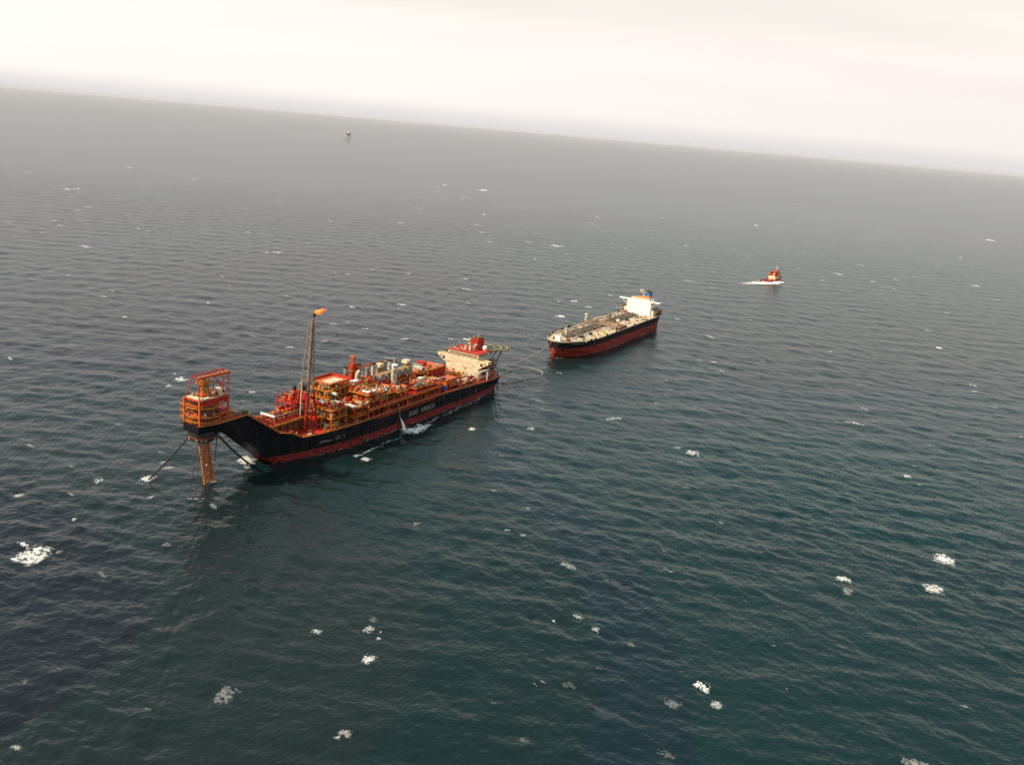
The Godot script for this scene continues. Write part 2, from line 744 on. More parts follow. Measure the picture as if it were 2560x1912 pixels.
func ship_hull(r: Node3D) -> void:
	var top := []
	var bot := []
	var boot := []
	var keel := []
	# the raked cantilever of the bow
	for s in [[-53.0, 33.5, 29.6, 5.0], [-44.0, 33.5, 28.2, 7.6], [-33.0, 33.5, 27.6, 8.2], [-22.0, 33.5, 18.4, 8.0], [-11.0, 26.1, 9.2, 7.6], [-5.0, 22.0, 4.1, 7.2]]:
		top.append(Vector3(s[0], s[1], deck_hw(s[0])))
		bot.append(Vector3(s[0], s[2], s[3]))
	for u in [0.0, 7.4, 14.5, 22.0, 30.0, 40.0, 50.0, 60.0, 75.0, 100.0, 125.0, 150.0, 175.0, 195.0, 205.0, 215.0, 222.0, 226.0]:
		var y: float = 18.6 if u == 0.0 else (17.0 if u == 7.4 else deck_y(u))
		top.append(Vector3(u if u < 226.0 else 232.0, y, deck_hw(u if u < 226.0 else 232.0)))
		bot.append(Vector3(u if u < 226.0 else 227.5, 4.1, lerpf(water_hw(u), deck_hw(u), 0.25)))
	var st := mb()
	loft(st, top, bot)
	across(st, bot.slice(0, 6), false)
	endcap(st, top[0], bot[0], true)
	endcap(st, top[-1], bot[-1], false)
	build(r, "hull", st, "black")
	boot.append(Vector3(-5.0, 4.1, 7.2))
	keel.append(Vector3(4.6, -4.0, 7.6))
	for p in bot.slice(6):
		boot.append(p)
		keel.append(Vector3(minf(p.x + 0.0 if p.x > 5.0 else 5.5, 224.0), -4.0, water_hw(p.x) * 0.985))
	st = mb()
	loft(st, boot, keel)
	endcap(st, boot[0], keel[0], true)
	endcap(st, boot[-1], keel[-1], false)
	build(r, "boot_topping", st, "boot")
	# decks lie a little below the sheer line
	var deck := []
	for p in top:
		deck.append(Vector3(p.x, p.y - 0.35, p.z - 0.02))
	st = mb()
	across(st, deck, true)
	build(r, "main_deck", st, "red_deck")
	# the gunwale: a painted edge strip with a handrail
	for s in [-1.0, 1.0]:
		st = mb()
		var hand := mb()
		var line := []
		for p in top:
			line.append(Vector3(p.x, p.y, p.z * s))
		for i in line.size() - 1:
			stube(st, line[i] + Vector3.UP * 0.1, line[i + 1] + Vector3.UP * 0.1, 0.28, 4)
		rail(hand, line, 1.3, 0.09, 3.0)
		build(r, "gunwale", st, "ochre")
		build(r, "handrail", hand, "orange")
	# welded names on the port side
	var name_text := "ARMADA TGT 1"
	for k in name_text.length():
		if name_text[k] == " ":
			continue
		var u := 26.5 + 1.62 * k
		var z0 := hull_z(u, 8.0)
		var turn := -atan2(hull_z(u + 1.5, 8.0) - z0, 1.5)
		lettering(r, name_text[k], Vector3(u, 8.0, z0 + 0.14), turn, 1.8, 1.6, "lettering", -atan2(hull_z(u, 10.0) - hull_z(u, 8.0), 2.0))
	lettering(r, "BUMI ARMADA", Vector3(108.5, 7.2, 21.3), 0.0, 3.2, 30.0, "lettering", 0.0)
	# a draught mark near the stern
	box(r, "draught_mark", Vector3(190.5, 7.0, 21.3), Vector3(0.7, 2.0, 0.12), "lettering")
	# side longitudinals: fender rails along the port and starboard sides under the deck edge
	for s in [-1.0, 1.0]:
		beam(r, "fender_strip", Vector3(75, 12.2, 21.4 * s), Vector3(138, 12.2, 21.4 * s), 0.5, 0.9, "red")
		for k in 18:
			box(r, "hull_frame", Vector3(78 + k * 6.5, 11.6 if k < 10 else 10.4, 21.3 * s), Vector3(0.3, 2.0, 0.3), "brown")


func turret(r: Node3D) -> void:
	var t := group_part("turret", r)
	var c := Vector3(-45, 0, 0)
	var st := mb()
	lathe(st, c, [Vector2(0.1, 30.0), Vector2(7.4, 29.6), Vector2(7.6, 27.0), Vector2(7.0, 26.6)], 28)
	build(t, "bearing_ring", st, "dark")
	st = mb()
	lathe(st, c, [Vector2(7.0, 26.6), Vector2(7.3, 26.4), Vector2(7.3, 25.6), Vector2(6.8, 25.4)], 28)
	build(t, "chain_table_band", st, "brown")
	st = mb()
	lathe(st, c, [Vector2(6.8, 25.4), Vector2(6.9, 24.2), Vector2(4.6, 23.0), Vector2(0.1, 22.8)], 28)
	build(t, "chain_table", st, "dark")
	for k in 9:
		var a := TAU * k / 9.0
		box(t, "chain_stopper", c + Vector3(cos(a) * 7.1, 25.2, sin(a) * 7.1), Vector3(0.9, 1.4, 0.9), "tan", -a)
	# the drum above deck
	st = mb()
	lathe(st, c, [Vector2(7.6, 33.2), Vector2(7.6, 36.0), Vector2(6.9, 36.4), Vector2(6.9, 41.6), Vector2(7.4, 42.0), Vector2(0.1, 42.1)], 28)
	build(t, "turret_drum", st, "brown")
	for y in [34.8, 37.4, 42.2]:
		st = mb()
		lathe(st, c, [Vector2(7.0, y), Vector2(8.7, y), Vector2(8.7, y + 0.35), Vector2(7.0, y + 0.36)], 28)
		build(t, "ring_walkway", st, "ochre")
		st = mb()
		var loop := []
		for k in 25:
			loop.append(c + Vector3(cos(TAU * k / 24.0) * 8.6, y + 0.35, sin(TAU * k / 24.0) * 8.6))
		rail(st, loop, 1.2, 0.08, 2.2)
		build(t, "ring_handrail", st, "orange")
	for k in 10:
		var a := 0.3 + TAU * k / 10.0
		box(t, "valve_box", c + Vector3(cos(a) * 7.5, 38.9, sin(a) * 7.5), Vector3(1.3, 1.9, 1.1), ["steel", "brown", "tan", "white", "ochre"][k % 5], -a)
	# the gantry frame that stands over it
	var f := group_part("turret_gantry", r)
	var top_y := 46.6
	var posts := [Vector3(-52.4, 33.3, -5.4), Vector3(-52.4, 33.3, 5.4), Vector3(-35.0, 33.3, -7.2), Vector3(-35.0, 33.3, 7.2)]
	for p in posts:
		beam(f, "post", p, Vector3(p.x, top_y, p.z), 0.8, 0.8, "orange")
	var ring := [posts[0], posts[1], posts[3], posts[2]]
	for y in [38.4, 43.6, top_y]:
		for i in 4:
			var a: Vector3 = ring[i]
			var b: Vector3 = ring[(i + 1) % 4]
			beam(f, "girder", Vector3(a.x, y, a.z), Vector3(b.x, y, b.z), 0.5, 0.8, "orange" if y < 46 else "red")
	for i in 4:
		var a: Vector3 = ring[i]
		var b: Vector3 = ring[(i + 1) % 4]
		rod(f, "brace", Vector3(a.x, 33.6, a.z), Vector3(b.x, 38.4, b.z), 0.22, "orange")
		rod(f, "brace", Vector3(b.x, 38.4, b.z), Vector3(a.x, 43.6, a.z), 0.22, "red")
	box(f, "top_deck", Vector3(-43.7, 46.9, 0), Vector3(17.6, 0.35, 12.6), "tan")
	box(f, "roof_plate", Vector3(-50.4, 47.3, 0.0), Vector3(3.0, 0.3, 9.0), "cream")
	box(f, "roof_plate", Vector3(-47.0, 47.3, 4.6), Vector3(3.2, 0.3, 2.2), "cream")
	box(f, "cabin", Vector3(-36.4, 48.6, 2.8), Vector3(3.6, 3.0, 4.4), "cream")
	box(f, "cabin_window", Vector3(-36.2, 49.0, 5.05), Vector3(1.2, 0.9, 0.1), "glass")
	box(f, "skirt_panel", Vector3(-43.7, 45.3, 6.6), Vector3(17.0, 2.0, 0.2), "red")
	box(f, "skirt_panel", Vector3(-43.7, 45.3, -6.6), Vector3(17.0, 2.0, 0.2), "red")
	# bridge crane over the swivel stack
	var gy := 56.8
	beam(f, "crane_beam", Vector3(-49.2, gy + 0.2, 0.6), Vector3(-27.8, gy + 0.2, 0.6), 1.3, 1.5, "orange")
	beam(f, "crane_rail", Vector3(-49.8, gy + 1.2, -2.6), Vector3(-28.2, gy + 1.4, -2.6), 0.5, 0.6, "red")
	for k in 5:
		var u := -49.5 + k * 5.2
		beam(f, "cross_girder", Vector3(u, gy + 0.9, -2.6), Vector3(u, gy + 0.6, 0.6), 0.4, 0.4, "red")
	for p in [[-52.2, -5.2, -49.7, -2.6], [-52.2, 5.2, -49.0, 0.6], [-35.2, -7.0, -38.0, -3.2], [-35.2, 7.0, -38.0, 0.0], [-29.0, -3.2, -28.4, -3.2], [-29.0, 2.0, -28.0, 0.0]]:
		rod(f, "gantry_leg", Vector3(p[0], 46.6 if p[0] < -30 else 34.0, p[1]), Vector3(p[2], gy + 0.4, p[3]), 0.30, "red")
	for p in [[-38.0, 0.0, -29.0, 2.0], [-29.0, 2.0, -38.0, 0.0]]:
		rod(f, "gantry_brace", Vector3(p[0], gy - 0.5, p[1]), Vector3(p[2], 47.5, p[3]), 0.2, "red")
	rod(f, "gantry_brace", Vector3(-38, gy, 0), Vector3(-41.5, 47, 4.0), 0.2, "red")
	# swivel stack
	var s := group_part("swivel_stack", r)
	var tiers := [[47.0, 2.9, 2.6, "orange"], [49.6, 2.3, 1.8, "ochre"], [51.4, 2.7, 0.5, "tan"], [51.9, 1.9, 2.2, "ochre"], [54.1, 2.3, 0.5, "orange"], [54.6, 1.5, 1.6, "ochre"], [56.2, 0.7, 1.2, "red"]]
	for q in tiers:
		rod(s, "swivel_ring", Vector3(-44.6, q[0], 0), Vector3(-44.6, q[0] + q[2], 0), q[1], q[3])
	box(s, "access_platform", Vector3(-44.6, 53.9, 0), Vector3(6.4, 0.25, 6.2), "ochre")
	st = mb()
	rail(st, [Vector3(-47.8, 54, -3.1), Vector3(-41.4, 54, -3.1), Vector3(-41.4, 54, 3.1), Vector3(-47.8, 54, 3.1), Vector3(-47.8, 54, -3.1)], 1.2, 0.07, 2.0)
	build(s, "platform_handrail", st, "ochre")
	for k in 6:
		var a := 0.5 + k
		rod(s, "swivel_pipe", Vector3(-44.6 + cos(a) * 3.1, 47, sin(a) * 3.1), Vector3(-44.6 + cos(a) * 1.7, 54.5, sin(a) * 1.7), 0.25, ["red", "tan", "orange"][k % 3])
	for k in 7:
		box(s, "deck_unit", Vector3(-48.0 + k * 1.9, 47.9, -3.6 + (k % 3) * 3.2), Vector3(1.3, 1.6, 1.2), ["tan", "red", "ochre", "brown"][k % 4], k * 0.4)
	# hanging access platforms on the starboard bow
	var h := group_part("access_tower", r)
	for y in [35.6, 38.8, 42.2]:
		box(h, "platform", Vector3(-49.0, y, -8.6), Vector3(4.2, 0.3, 3.2), "ochre")
	for p in [Vector3(-51, 33.6, -10.0), Vector3(-47, 33.6, -10.0)]:
		rod(h, "post", p, p + Vector3.UP * 10.0, 0.2, "ochre")
	for y in [35.6, 38.8, 42.2]:
		st = mb()
		rail(st, [Vector3(-51, y, -7.2), Vector3(-51, y, -10.1), Vector3(-47, y, -10.1)], 1.2, 0.08, 1.5)
		build(h, "handrail", st, "ochre")
	# foredeck clutter between the turret and the peak
	var d := group_part("foredeck_gear", r)
	box(d, "deck_house", Vector3(-31, 35.2, -3.0), Vector3(6, 3.6, 5.0), "red")
	box(d, "winch", Vector3(-25.0, 34.2, 2.6), Vector3(2.6, 1.6, 2.8), "steel")
	box(d, "locker", Vector3(-22.4, 34.5, 6.6), Vector3(3.0, 2.2, 2.0), "green")
	box(d, "locker", Vector3(-19.6, 33.2, 7.2), Vector3(2.0, 1.8, 1.4), "tan")
	rod(d, "vent", Vector3(-27.5, 33.3, -5.5), Vector3(-27.5, 36.6, -5.5), 0.5, "tan")
	for k in 6:
		rod(d, "deck_pipe", Vector3(-36, 33.9 + 0.5 * (k % 2), -6.4 + k * 2.3), Vector3(-21, 33.9 + 0.5 * (k % 2), -6.4 + k * 2.3), 0.28, ["red", "ochre", "tan"][k % 3])


func fore_structures(r: Node3D) -> void:
	# the pipe bridge that carries lines from the turret down to the process deck
	var b := group_part("pipe_bridge", r)
	box(b, "bridge_deck", Vector3(17.0, 20.3, -4.5), Vector3(34, 0.4, 18.0), "red_deck")
	box(b, "edge_beam", Vector3(15.0, 20.5, 4.7), Vector3(30, 1.1, 0.5), "ochre")
	box(b, "edge_beam", Vector3(15.0, 20.5, -13.7), Vector3(30, 1.1, 0.5), "ochre")
	for k in 6:
		for v in [-13.2, 4.2]:
			beam(b, "column", Vector3(2.5 + k * 5.6, 13.0, v), Vector3(2.5 + k * 5.6, 20.1, v), 0.6, 0.6, "brown")
	box(b, "screen_wall", Vector3(16.0, 16.6, 3.6), Vector3(27, 6.8, 0.3), "brown")
	for k in 9:
		var v := -12.5 + k * 1.9
		var y := 21.2 + 0.7 * (k % 2)
		rod(b, "bridge_pipe", Vector3(-18, 31.4 + 0.5 * (k % 2), v * 0.55), Vector3(3, y, v), 0.35, ["red", "orange", "tan", "brown"][k % 4])
		rod(b, "bridge_pipe", Vector3(3, y, v), Vector3(33, y, v), 0.35, ["red", "orange", "tan", "brown"][k % 4])
	beam(b, "portal_beam", Vector3(6.2, 24.4, -9.2), Vector3(6.2, 24.4, 1.2), 0.9, 0.9, "clean_white")
	for v in [-9.0, 1.0]:
		beam(b, "portal_leg", Vector3(6.2, 20.5, v), Vector3(6.2, 24.0, v), 0.5, 0.5, "tan")
	beam(b, "long_beam", Vector3(6.2, 24.2, 1.2), Vector3(33, 24.2, 1.2), 0.6, 0.8, "pipe_brown")
	for k in 4:
		beam(b, "beam_leg", Vector3(12 + k * 6.5, 20.4, 1.2), Vector3(12 + k * 6.5, 23.9, 1.2), 0.4, 0.4, "brown")
	for k in 16:
		var u := 9.0 + (k % 8) * 2.9
		var v := -10.5 + 6.2 * (k / 8) + (k % 3)
		box(b, "valve_skid", Vector3(u, 21.6, v), Vector3(1.8, 1.6 + 0.3 * (k % 3), 1.5), ["orange", "red", "ochre", "orange", "tan"][k % 5], k * 0.3)
	# mooring gear on the open red deck to port
	var g := group_part("mooring_gear", r)
	for p in [[11.0, 12.2], [16.5, 14.2], [30.0, 17.2], [44.0, 18.6]]:
		rod(g, "bollard", Vector3(p[0], 13.0, p[1]), Vector3(p[0], 14.3, p[1]), 0.5, "ochre")
		rod(g, "bollard", Vector3(p[0] + 1.7, 13.0, p[1] + 0.4), Vector3(p[0] + 1.7, 14.3, p[1] + 0.4), 0.5, "ochre")
	box(g, "winch", Vector3(24.0, 13.9, 12.2), Vector3(2.6, 1.7, 2.0), "brown", 0.3)
	box(g, "locker", Vector3(20.5, 13.7, 15.2), Vector3(2.2, 1.2, 1.4), "cream", -0.4)
	box(g, "roller_fairlead", Vector3(9.0, 17.3, 11.3), Vector3(2.6, 1.1, 1.2), "red")
	rod(g, "vent", Vector3(14.5, 13, 10.2), Vector3(14.5, 15.6, 10.2), 0.35, "cream")
	rod(g, "vent", Vector3(33.0, 13, 15.0), Vector3(33.0, 15.0, 15.0), 0.4, "tan")
	for k in 3:
		rod(g, "deck_line", Vector3(36 + k * 1.3, 13.6, 5.0), Vector3(50 + k * 1.3, 13.6, 16.5 + k * 0.4), 0.22, "grey")
	for k in 5:
		box(g, "fairlead", Vector3(34 + k * 4.0, 13.6, deck_hw(34 + k * 4.0) - 1.1), Vector3(1.8, 1.2, 1.0), ["orange", "ochre", "tan"][k % 3])


func flare_tower(r: Node3D) -> void:
	var t := group_part("flare_tower", r)
	var base := Vector3(30.4, 13.0, 1.8)
	var top := Vector3(31.4, 78.0, 4.6)
	var corner := func(y: float, i: int) -> Vector3:
		var k := (y - 13.0) / 65.0
		var h := lerpf(5.2, 0.85, pow(k, 0.58))
		var c := base.lerp(top, k)
		c.y = y
		return c + Vector3(h * (1 if i == 1 or i == 2 else -1), 0, h * (1 if i >= 2 else -1) * 0.95)
	var levels := [13.0, 21.0, 28.0, 35.0, 41.5, 47.5, 53.0, 58.5, 63.5, 68.0, 72.5, 76.5]
	for i in 4:
		rod(t, "tower_leg", corner.call(13.0, i), corner.call(35.0, i), 0.55, "red")
		rod(t, "tower_leg", corner.call(35.0, i), corner.call(76.5, i), 0.30, "lattice")
	for k in levels.size() - 1:
		var st := mb()
		for i in 4:
			var j := (i + 1) % 4
			var a: Vector3 = corner.call(levels[k], i)
			var b: Vector3 = corner.call(levels[k], j)
			var c: Vector3 = corner.call(levels[k + 1], i)
			var d: Vector3 = corner.call(levels[k + 1], j)
			var w := 0.22 if k < 3 else 0.15
			if k > 0:
				stube(st, a, b, w, 4)
				stube(st, a, (c + d) * 0.5, w, 4)
				stube(st, b, (c + d) * 0.5, w, 4)
			else:
				stube(st, a, d, w, 4)
			if k > 4:
				stube(st, a, c.lerp(d, 0.5), w * 0.8, 3)
		build(t, "lattice_bay", st, "red" if k < 3 else ("lattice" if k % 3 else "pink"))
	# the flare riser, its ladder, and rest platforms
	rod(t, "flare_riser", base + Vector3(1.6, 8, 0.8), top + Vector3(0.9, 1.6, 0.6), 0.42, "steel")
	rod(t, "purge_pipe", base + Vector3(0.4, 8, 1.4), top + Vector3(0.2, 0, 0.3), 0.24, "pipe_brown")
	rod(t, "fore_standpipe", Vector3(24.6, 20, 3.6), Vector3(25.4, 42, 3.4), 0.32, "cream")
	for y in [41.5, 53.0, 63.5, 72.5]:
		var c: Vector3 = (corner.call(y, 0) + corner.call(y, 2)) * 0.5
		var w: float = (corner.call(y, 1) - corner.call(y, 0)).x + 1.5
		box(t, "rest_platform", c, Vector3(w, 0.2, w), "pipe_brown")
		var st := mb()
		var h := w * 0.5
		rail(st, [c + Vector3(-h, 0, -h), c + Vector3(h, 0, -h), c + Vector3(h, 0, h), c + Vector3(-h, 0, h), c + Vector3(-h, 0, -h)], 1.2, 0.08, 1.6)
		build(t, "platform_handrail", st, "grey")
	for k in 5:
		box(t, "knock_out_unit", Vector3(25 + 2.0 * k, 37.0 + (k % 2) * 1.5, -1.5 + (k % 3) * 2.0), Vector3(1.6, 2.6, 1.3), ["dark", "steel"][k % 2])
	rod(t, "flare_tip", top + Vector3(0.9, 0.8, 0.6), top + Vector3(1.0, 3.2, 0.8), 0.7, "dark")
	# the red structure round the tower's foot
	var f := group_part("tower_base", r)
	for y in [21.0, 27.5]:
		box(f, "platform", Vector3(29.5, y, -7.5), Vector3(14.0, 0.4, 12.0), "red")
	for k in 4:
		for v in [-13.0, -2.2]:
			beam(f, "column", Vector3(23 + k * 4.2, 13, v), Vector3(23 + k * 4.2, 32, v), 0.6, 0.6, "red")
	for k in 14:
		box(f, "equipment", Vector3(23.5 + (k % 5) * 3.0, (22.6 if k < 7 else 29.2), -12.0 + (k % 3) * 3.6), Vector3(2.0, 2.6 + (k % 2), 1.8), ["orange", "red", "orange", "brown", "ochre"][k % 5], k * 0.2)
	box(f, "wind_wall", Vector3(36.8, 27.5, -6.5), Vector3(0.4, 9.0, 12.0), "red")
	for k in 5:
		rod(f, "riser_pipe", Vector3(24 + k * 2.8, 13, -1.0), Vector3(24 + k * 2.8, 30 - k, -1.0), 0.3, ["red", "orange", "tan"][k % 3])


# one process module: decks on columns, crowded with vessels, skids and pipes
func module(r: Node3D, u0: float, u1: float, v0: float, v1: float, y0: float, decks: Array, sd: int, colors: Array) -> Node3D:
	var m := group_part("process_module", r)
	var rng := RandomNumberGenerator.new()
	rng.seed = sd
	var cu := (u0 + u1) * 0.5
	var cv := (v0 + v1) * 0.5
	var du := u1 - u0
	var dv := v1 - v0
	var top: float = decks[-1]
	var nu := maxi(2, int(du / 5.0) + 1)
	var nv := maxi(2, int(dv / 6.0) + 1)
	for i in nu:
		for j in nv:
			if i > 0 and i < nu - 1 and j > 0 and j < nv - 1:
				continue
			var p := Vector3(lerpf(u0 + 0.3, u1 - 0.3, float(i) / (nu - 1)), y0, lerpf(v0 + 0.3, v1 - 0.3, float(j) / (nv - 1)))
			beam(m, "column", p, Vector3(p.x, top, p.z), 0.5, 0.5, colors[0])
	for y in decks:
		box(m, "deck_plate", Vector3(cu, y, cv), Vector3(du, 0.35, dv), colors[1])
		for s in [-1.0, 1.0]:
			beam(m, "edge_beam", Vector3(u0, y, cv + s * (dv * 0.5 + 0.1)), Vector3(u1, y, cv + s * (dv * 0.5 + 0.1)), 0.4, 0.8, "ochre" if rng.randf() < 0.75 else "orange")
		beam(m, "edge_beam", Vector3(u0 - 0.1, y, v0), Vector3(u0 - 0.1, y, v1), 0.8, 0.4, "ochre")
		beam(m, "edge_beam", Vector3(u1 + 0.1, y, v0), Vector3(u1 + 0.1, y, v1), 0.8, 0.4, "orange")
		var hr := mb()
		rail(hr, [Vector3(u0, y, v0), Vector3(u1, y, v0), Vector3(u1, y, v1), Vector3(u0, y, v1), Vector3(u0, y, v0)], 1.3, 0.08, 2.6)
		build(m, "handrail", hr, ["ochre", "orange", "yellow"][rng.randi() % 3])
	var floors := [y0]
	floors.append_array(decks)
	for k in floors.size():
		var y: float = floors[k] + 0.2
		var head: float = (floors[k + 1] - floors[k] - 0.8) if k < floors.size() - 1 else 3.2
		head = minf(head, 5.0)
		var count := int(du * dv / 8.5)
		for n in count:
			var p := Vector3(rng.randf_range(u0 + 1.4, u1 - 1.4), y, rng.randf_range(v0 + 1.2, v1 - 1.2))
			var pick := rng.randf()
			var col: String = colors[2 + rng.randi() % (colors.size() - 2)]
			if pick < 0.28:
				var l := rng.randf_range(2.5, minf(6.0, du * 0.5))
				var rad := rng.randf_range(0.6, 1.25)
				var lay := Vector3(l * 0.5, 0, 0) if rng.randf() < 0.35 else Vector3(0, 0, l * 0.5)
				rod(m, "vessel", p + Vector3.UP * (rad + 0.5) - lay, p + Vector3.UP * (rad + 0.5) + lay, rad, col)
			elif pick < 0.45:
				var hh := head * rng.randf_range(0.6, 1.0)
				var rad := rng.randf_range(0.5, 1.1)
				rod(m, "column_vessel", p, p + Vector3.UP * hh, rad, col)
				ball(m, "vessel_head", p + Vector3.UP * hh, Vector3(rad * 2, rad * 1.0, rad * 2), col)
			else:
				var s := Vector3(rng.randf_range(1.2, 3.4), head * rng.randf_range(0.35, 0.85), rng.randf_range(1.2, 3.0))
				box(m, "skid", p + Vector3.UP * s.y * 0.5, s, col)
		# pipes too thin to pick out one by one
		for set_no in 3:
			var st := mb()
			for n in int(du * dv / 16.0) + 6:
				var a := Vector3(rng.randf_range(u0, u1), y + rng.randf_range(0.4, head), rng.randf_range(v0, v1))
				var b := a
				match rng.randi() % 4:
					0: b.x = clampf(a.x + rng.randf_range(-8, 8), u0, u1)
					1: b.z = clampf(a.z + rng.randf_range(-8, 8), v0, v1)
					2: b.y = y + rng.randf_range(0.0, head + 0.8)
					3: b.z = clampf(a.z + rng.randf_range(-5, 5), v0, v1)
				if a.distance_to(b) > 0.6:
					var rr := rng.randf_range(0.10, 0.27)
					stube(st, a, b, rr, 5)
					if rng.randf() < 0.5:
						sbox(st, b, Vector3.ONE * rng.randf_range(0.4, 1.0))
			build(m, "pipework", st, [["red", "orange", "brown"], ["tan", "ochre", "cream"], ["steel", "grey", "white"]][set_no][rng.randi() % 3], "stuff")
	return m


func process_deck(r: Node3D) -> void:
	# the raised process deck along the ship, with its bright edge and the shaded pipe alley below
	var d := group_part("process_deck", r)
	box(d, "deck_plate", Vector3(105.0, 19.3, 1.0), Vector3(78.0, 0.4, 40.6), "red_deck")
	box(d, "edge_beam", Vector3(105.0, 19.4, 21.5), Vector3(78.4, 1.0, 0.5), "orange")
	box(d, "edge_beam", Vector3(105.0, 19.4, -19.5), Vector3(78.4, 1.0, 0.5), "orange")
	box(d, "edge_beam", Vector3(65.8, 19.4, 1.0), Vector3(0.5, 1.0, 40.4), "ochre")
	for k in 16:
		for v in [-18.6, 20.4]:
			beam(d, "column", Vector3(67 + k * 5.05, 13.0, v), Vector3(67 + k * 5.05, 19.2, v), 0.7, 0.7, "red" if k % 4 else "orange")
	box(d, "inner_wall", Vector3(105, 16.1, 15.5), Vector3(76, 6.0, 0.3), "brown")
	for v in [21.4, -19.4]:
		var hr := mb()
		rail(hr, [Vector3(66, 19.5, v), Vector3(144, 19.5, v)], 1.3, 0.09, 2.5)
		build(d, "handrail", hr, "ochre")
	var rng := RandomNumberGenerator.new()
	rng.seed = 77
	for k in 22:
		var u := rng.randf_range(68, 142)
		var s := Vector3(rng.randf_range(1, 3), rng.randf_range(1, 3.5), rng.randf_range(1, 2))
		box(d, "alley_unit", Vector3(u, 13.1 + s.y * 0.5, rng.randf_range(17, 19.6)), s, ["brown", "red", "steel", "tan", "dark"][k % 5])
	for k in 5:
		rod(d, "alley_pipe", Vector3(66, 14.2 + k * 0.9, 17.0 + (k % 2) * 0.7), Vector3(143, 14.2 + k * 0.9, 17.0 + (k % 2) * 0.7), 0.3, ["red", "brown", "tan", "steel", "orange"][k])

	var hot := ["red", "orange", "orange", "ochre", "red", "tan", "orange", "tan", "red"]
	var tanned := ["ochre", "orange", "tan", "grey", "tan", "ochre", "brown", "orange", "red"]
	var rusty := ["red", "red", "red", "brown", "tan", "orange", "orange", "grey", "red"]
	# port row, from the bow aft
	module(r, 36, 50, 2, 17.5, 13, [19.6, 24.5], 101, tanned)
	module(r, 53, 65, 3, 20.5, 13, [17.5, 23.0], 102, rusty)
	module(r, 67, 80, 4, 19.5, 19.5, [23.8, 28.0], 103, hot)
	module(r, 82, 96, 4, 18.0, 19.5, [24.5], 104, tanned)
	module(r, 98, 110, 7, 19.0, 19.5, [23.5], 105, rusty)
	module(r, 118, 130, 6, 19.0, 13, [17.5, 22.2], 106, rusty)
	module(r, 131, 150, 6, 18.5, 13, [18.0, 21.0], 107, hot)
	# inner row
	module(r, 50, 73, -15, 2, 14, [20.0, 25.5, 30.2], 111, tanned)
	module(r, 75, 99, -16, 2.5, 14, [20.0, 26.0], 112, hot)
	module(r, 101, 138, -17, 4, 14, [20.5, 24.5], 113, rusty)
	# low clutter on the main deck, fore and aft of the modules
	module(r, 152, 168, -18, 8, 12.6, [17.0], 115, rusty)
	module(r, 170, 196, -18, 9, 11.6, [15.0], 116, ["orange", "orange", "orange", "ochre", "red", "tan", "olive", "cream"])
	module(r, 172, 196, 10, 18.5, 11.6, [14.0], 117, ["red", "red", "brown", "red", "tan", "orange", "white", "red"])

	# roofs, covers and monorails that catch the light
	var c := group_part("roof_cover", r)
	box(c, "roof_frame", Vector3(63, 33.4, -6.8), Vector3(18, 0.5, 14), "orange")
	for k in 9:
		box(c, "roof_sheet", Vector3(57.0 + k * 1.3, 33.9, -4.2), Vector3(1.15, 0.35, 7.0), "cream")
	box(c, "parapet", Vector3(63, 34.3, -13.7), Vector3(18, 1.6, 0.4), "red")
	box(c, "parapet", Vector3(72.2, 34.3, -6.8), Vector3(0.4, 1.6, 14), "red")
	for p in [[54.5, -13], [71.5, -13], [54.5, -0.4], [71.5, -0.4]]:
		beam(c, "column", Vector3(p[0], 30.4, p[1]), Vector3(p[0], 33.2, p[1]), 0.5, 0.5, "ochre")
	box(c, "hatch_cover", Vector3(78.5, 31.0, -1.0), Vector3(6.5, 0.6, 3.0), "clean_white")
	rod(c, "white_vessel", Vector3(53.6, 29.0, -3.0), Vector3(53.6, 29.0, 6.4), 1.0, "white")
	box(c, "vessel_skid", Vector3(54.2, 27.6, 1.7), Vector3(1.8, 1.2, 9.0), "brown")
	rod(c, "white_drum", Vector3(40.0, 27.4, 5.0), Vector3(40.0, 27.4, 8.0), 0.9, "clean_white")
	rod(c, "white_drum", Vector3(44.0, 25.6, 9.0), Vector3(44.0, 25.6, 13.0), 0.8, "clean_white")
	ball(c, "white_dome", Vector3(38.0, 21.2, 16.0), Vector3(2.2, 2.6, 2.2), "clean_white")
	rod(c, "dome_stand", Vector3(38.0, 19.7, 16.0), Vector3(38.0, 20.6, 16.0), 0.9, "white")

	var mo := group_part("monorail", r)
	for k in 3:
		beam(mo, "runway_beam", Vector3(52.0 + k * 1.0, 24.6, 3.0), Vector3(52.0 + k * 1.0, 24.6, 20.8), 0.6, 0.7, "clean_white")
	beam(mo, "runway_beam", Vector3(52.6, 24.4, 20.8), Vector3(65.5, 24.4, 20.8), 0.5, 0.7, "cream")
	beam(mo, "runway_beam", Vector3(54.0, 24.4, 12.8), Vector3(65.5, 24.4, 12.8), 0.4, 0.6, "tan")
	ball(mo, "beam_end", Vector3(65.6, 24.7, 20.8), Vector3(1.2, 1.4, 1.2), "cream")
	for p in [[52.6, 20.6], [65, 20.6], [52.6, 3.4], [65, 12.8]]:
		beam(mo, "stand", Vector3(p[0], 17.6, p[1]), Vector3(p[0], 24.2, p[1]), 0.4, 0.4, "red")

	var fr := group_part("roof_panel", r)
	for k in 3:
		box(fr, "white_panel", Vector3(69.3 + k * 3.0, 29.6, 15.2), Vector3(2.0, 0.5, 7.0), "clean_white")
	for k in 2:
		rod(fr, "white_pipe", Vector3(83.0 + k * 6.0, 26.2, 6.0), Vector3(83.0 + k * 6.0, 26.2, 12.0), 0.55, "clean_white")

	# exhaust stacks beside the crane, with black rims
	var ex := group_part("exhaust_stack", r)
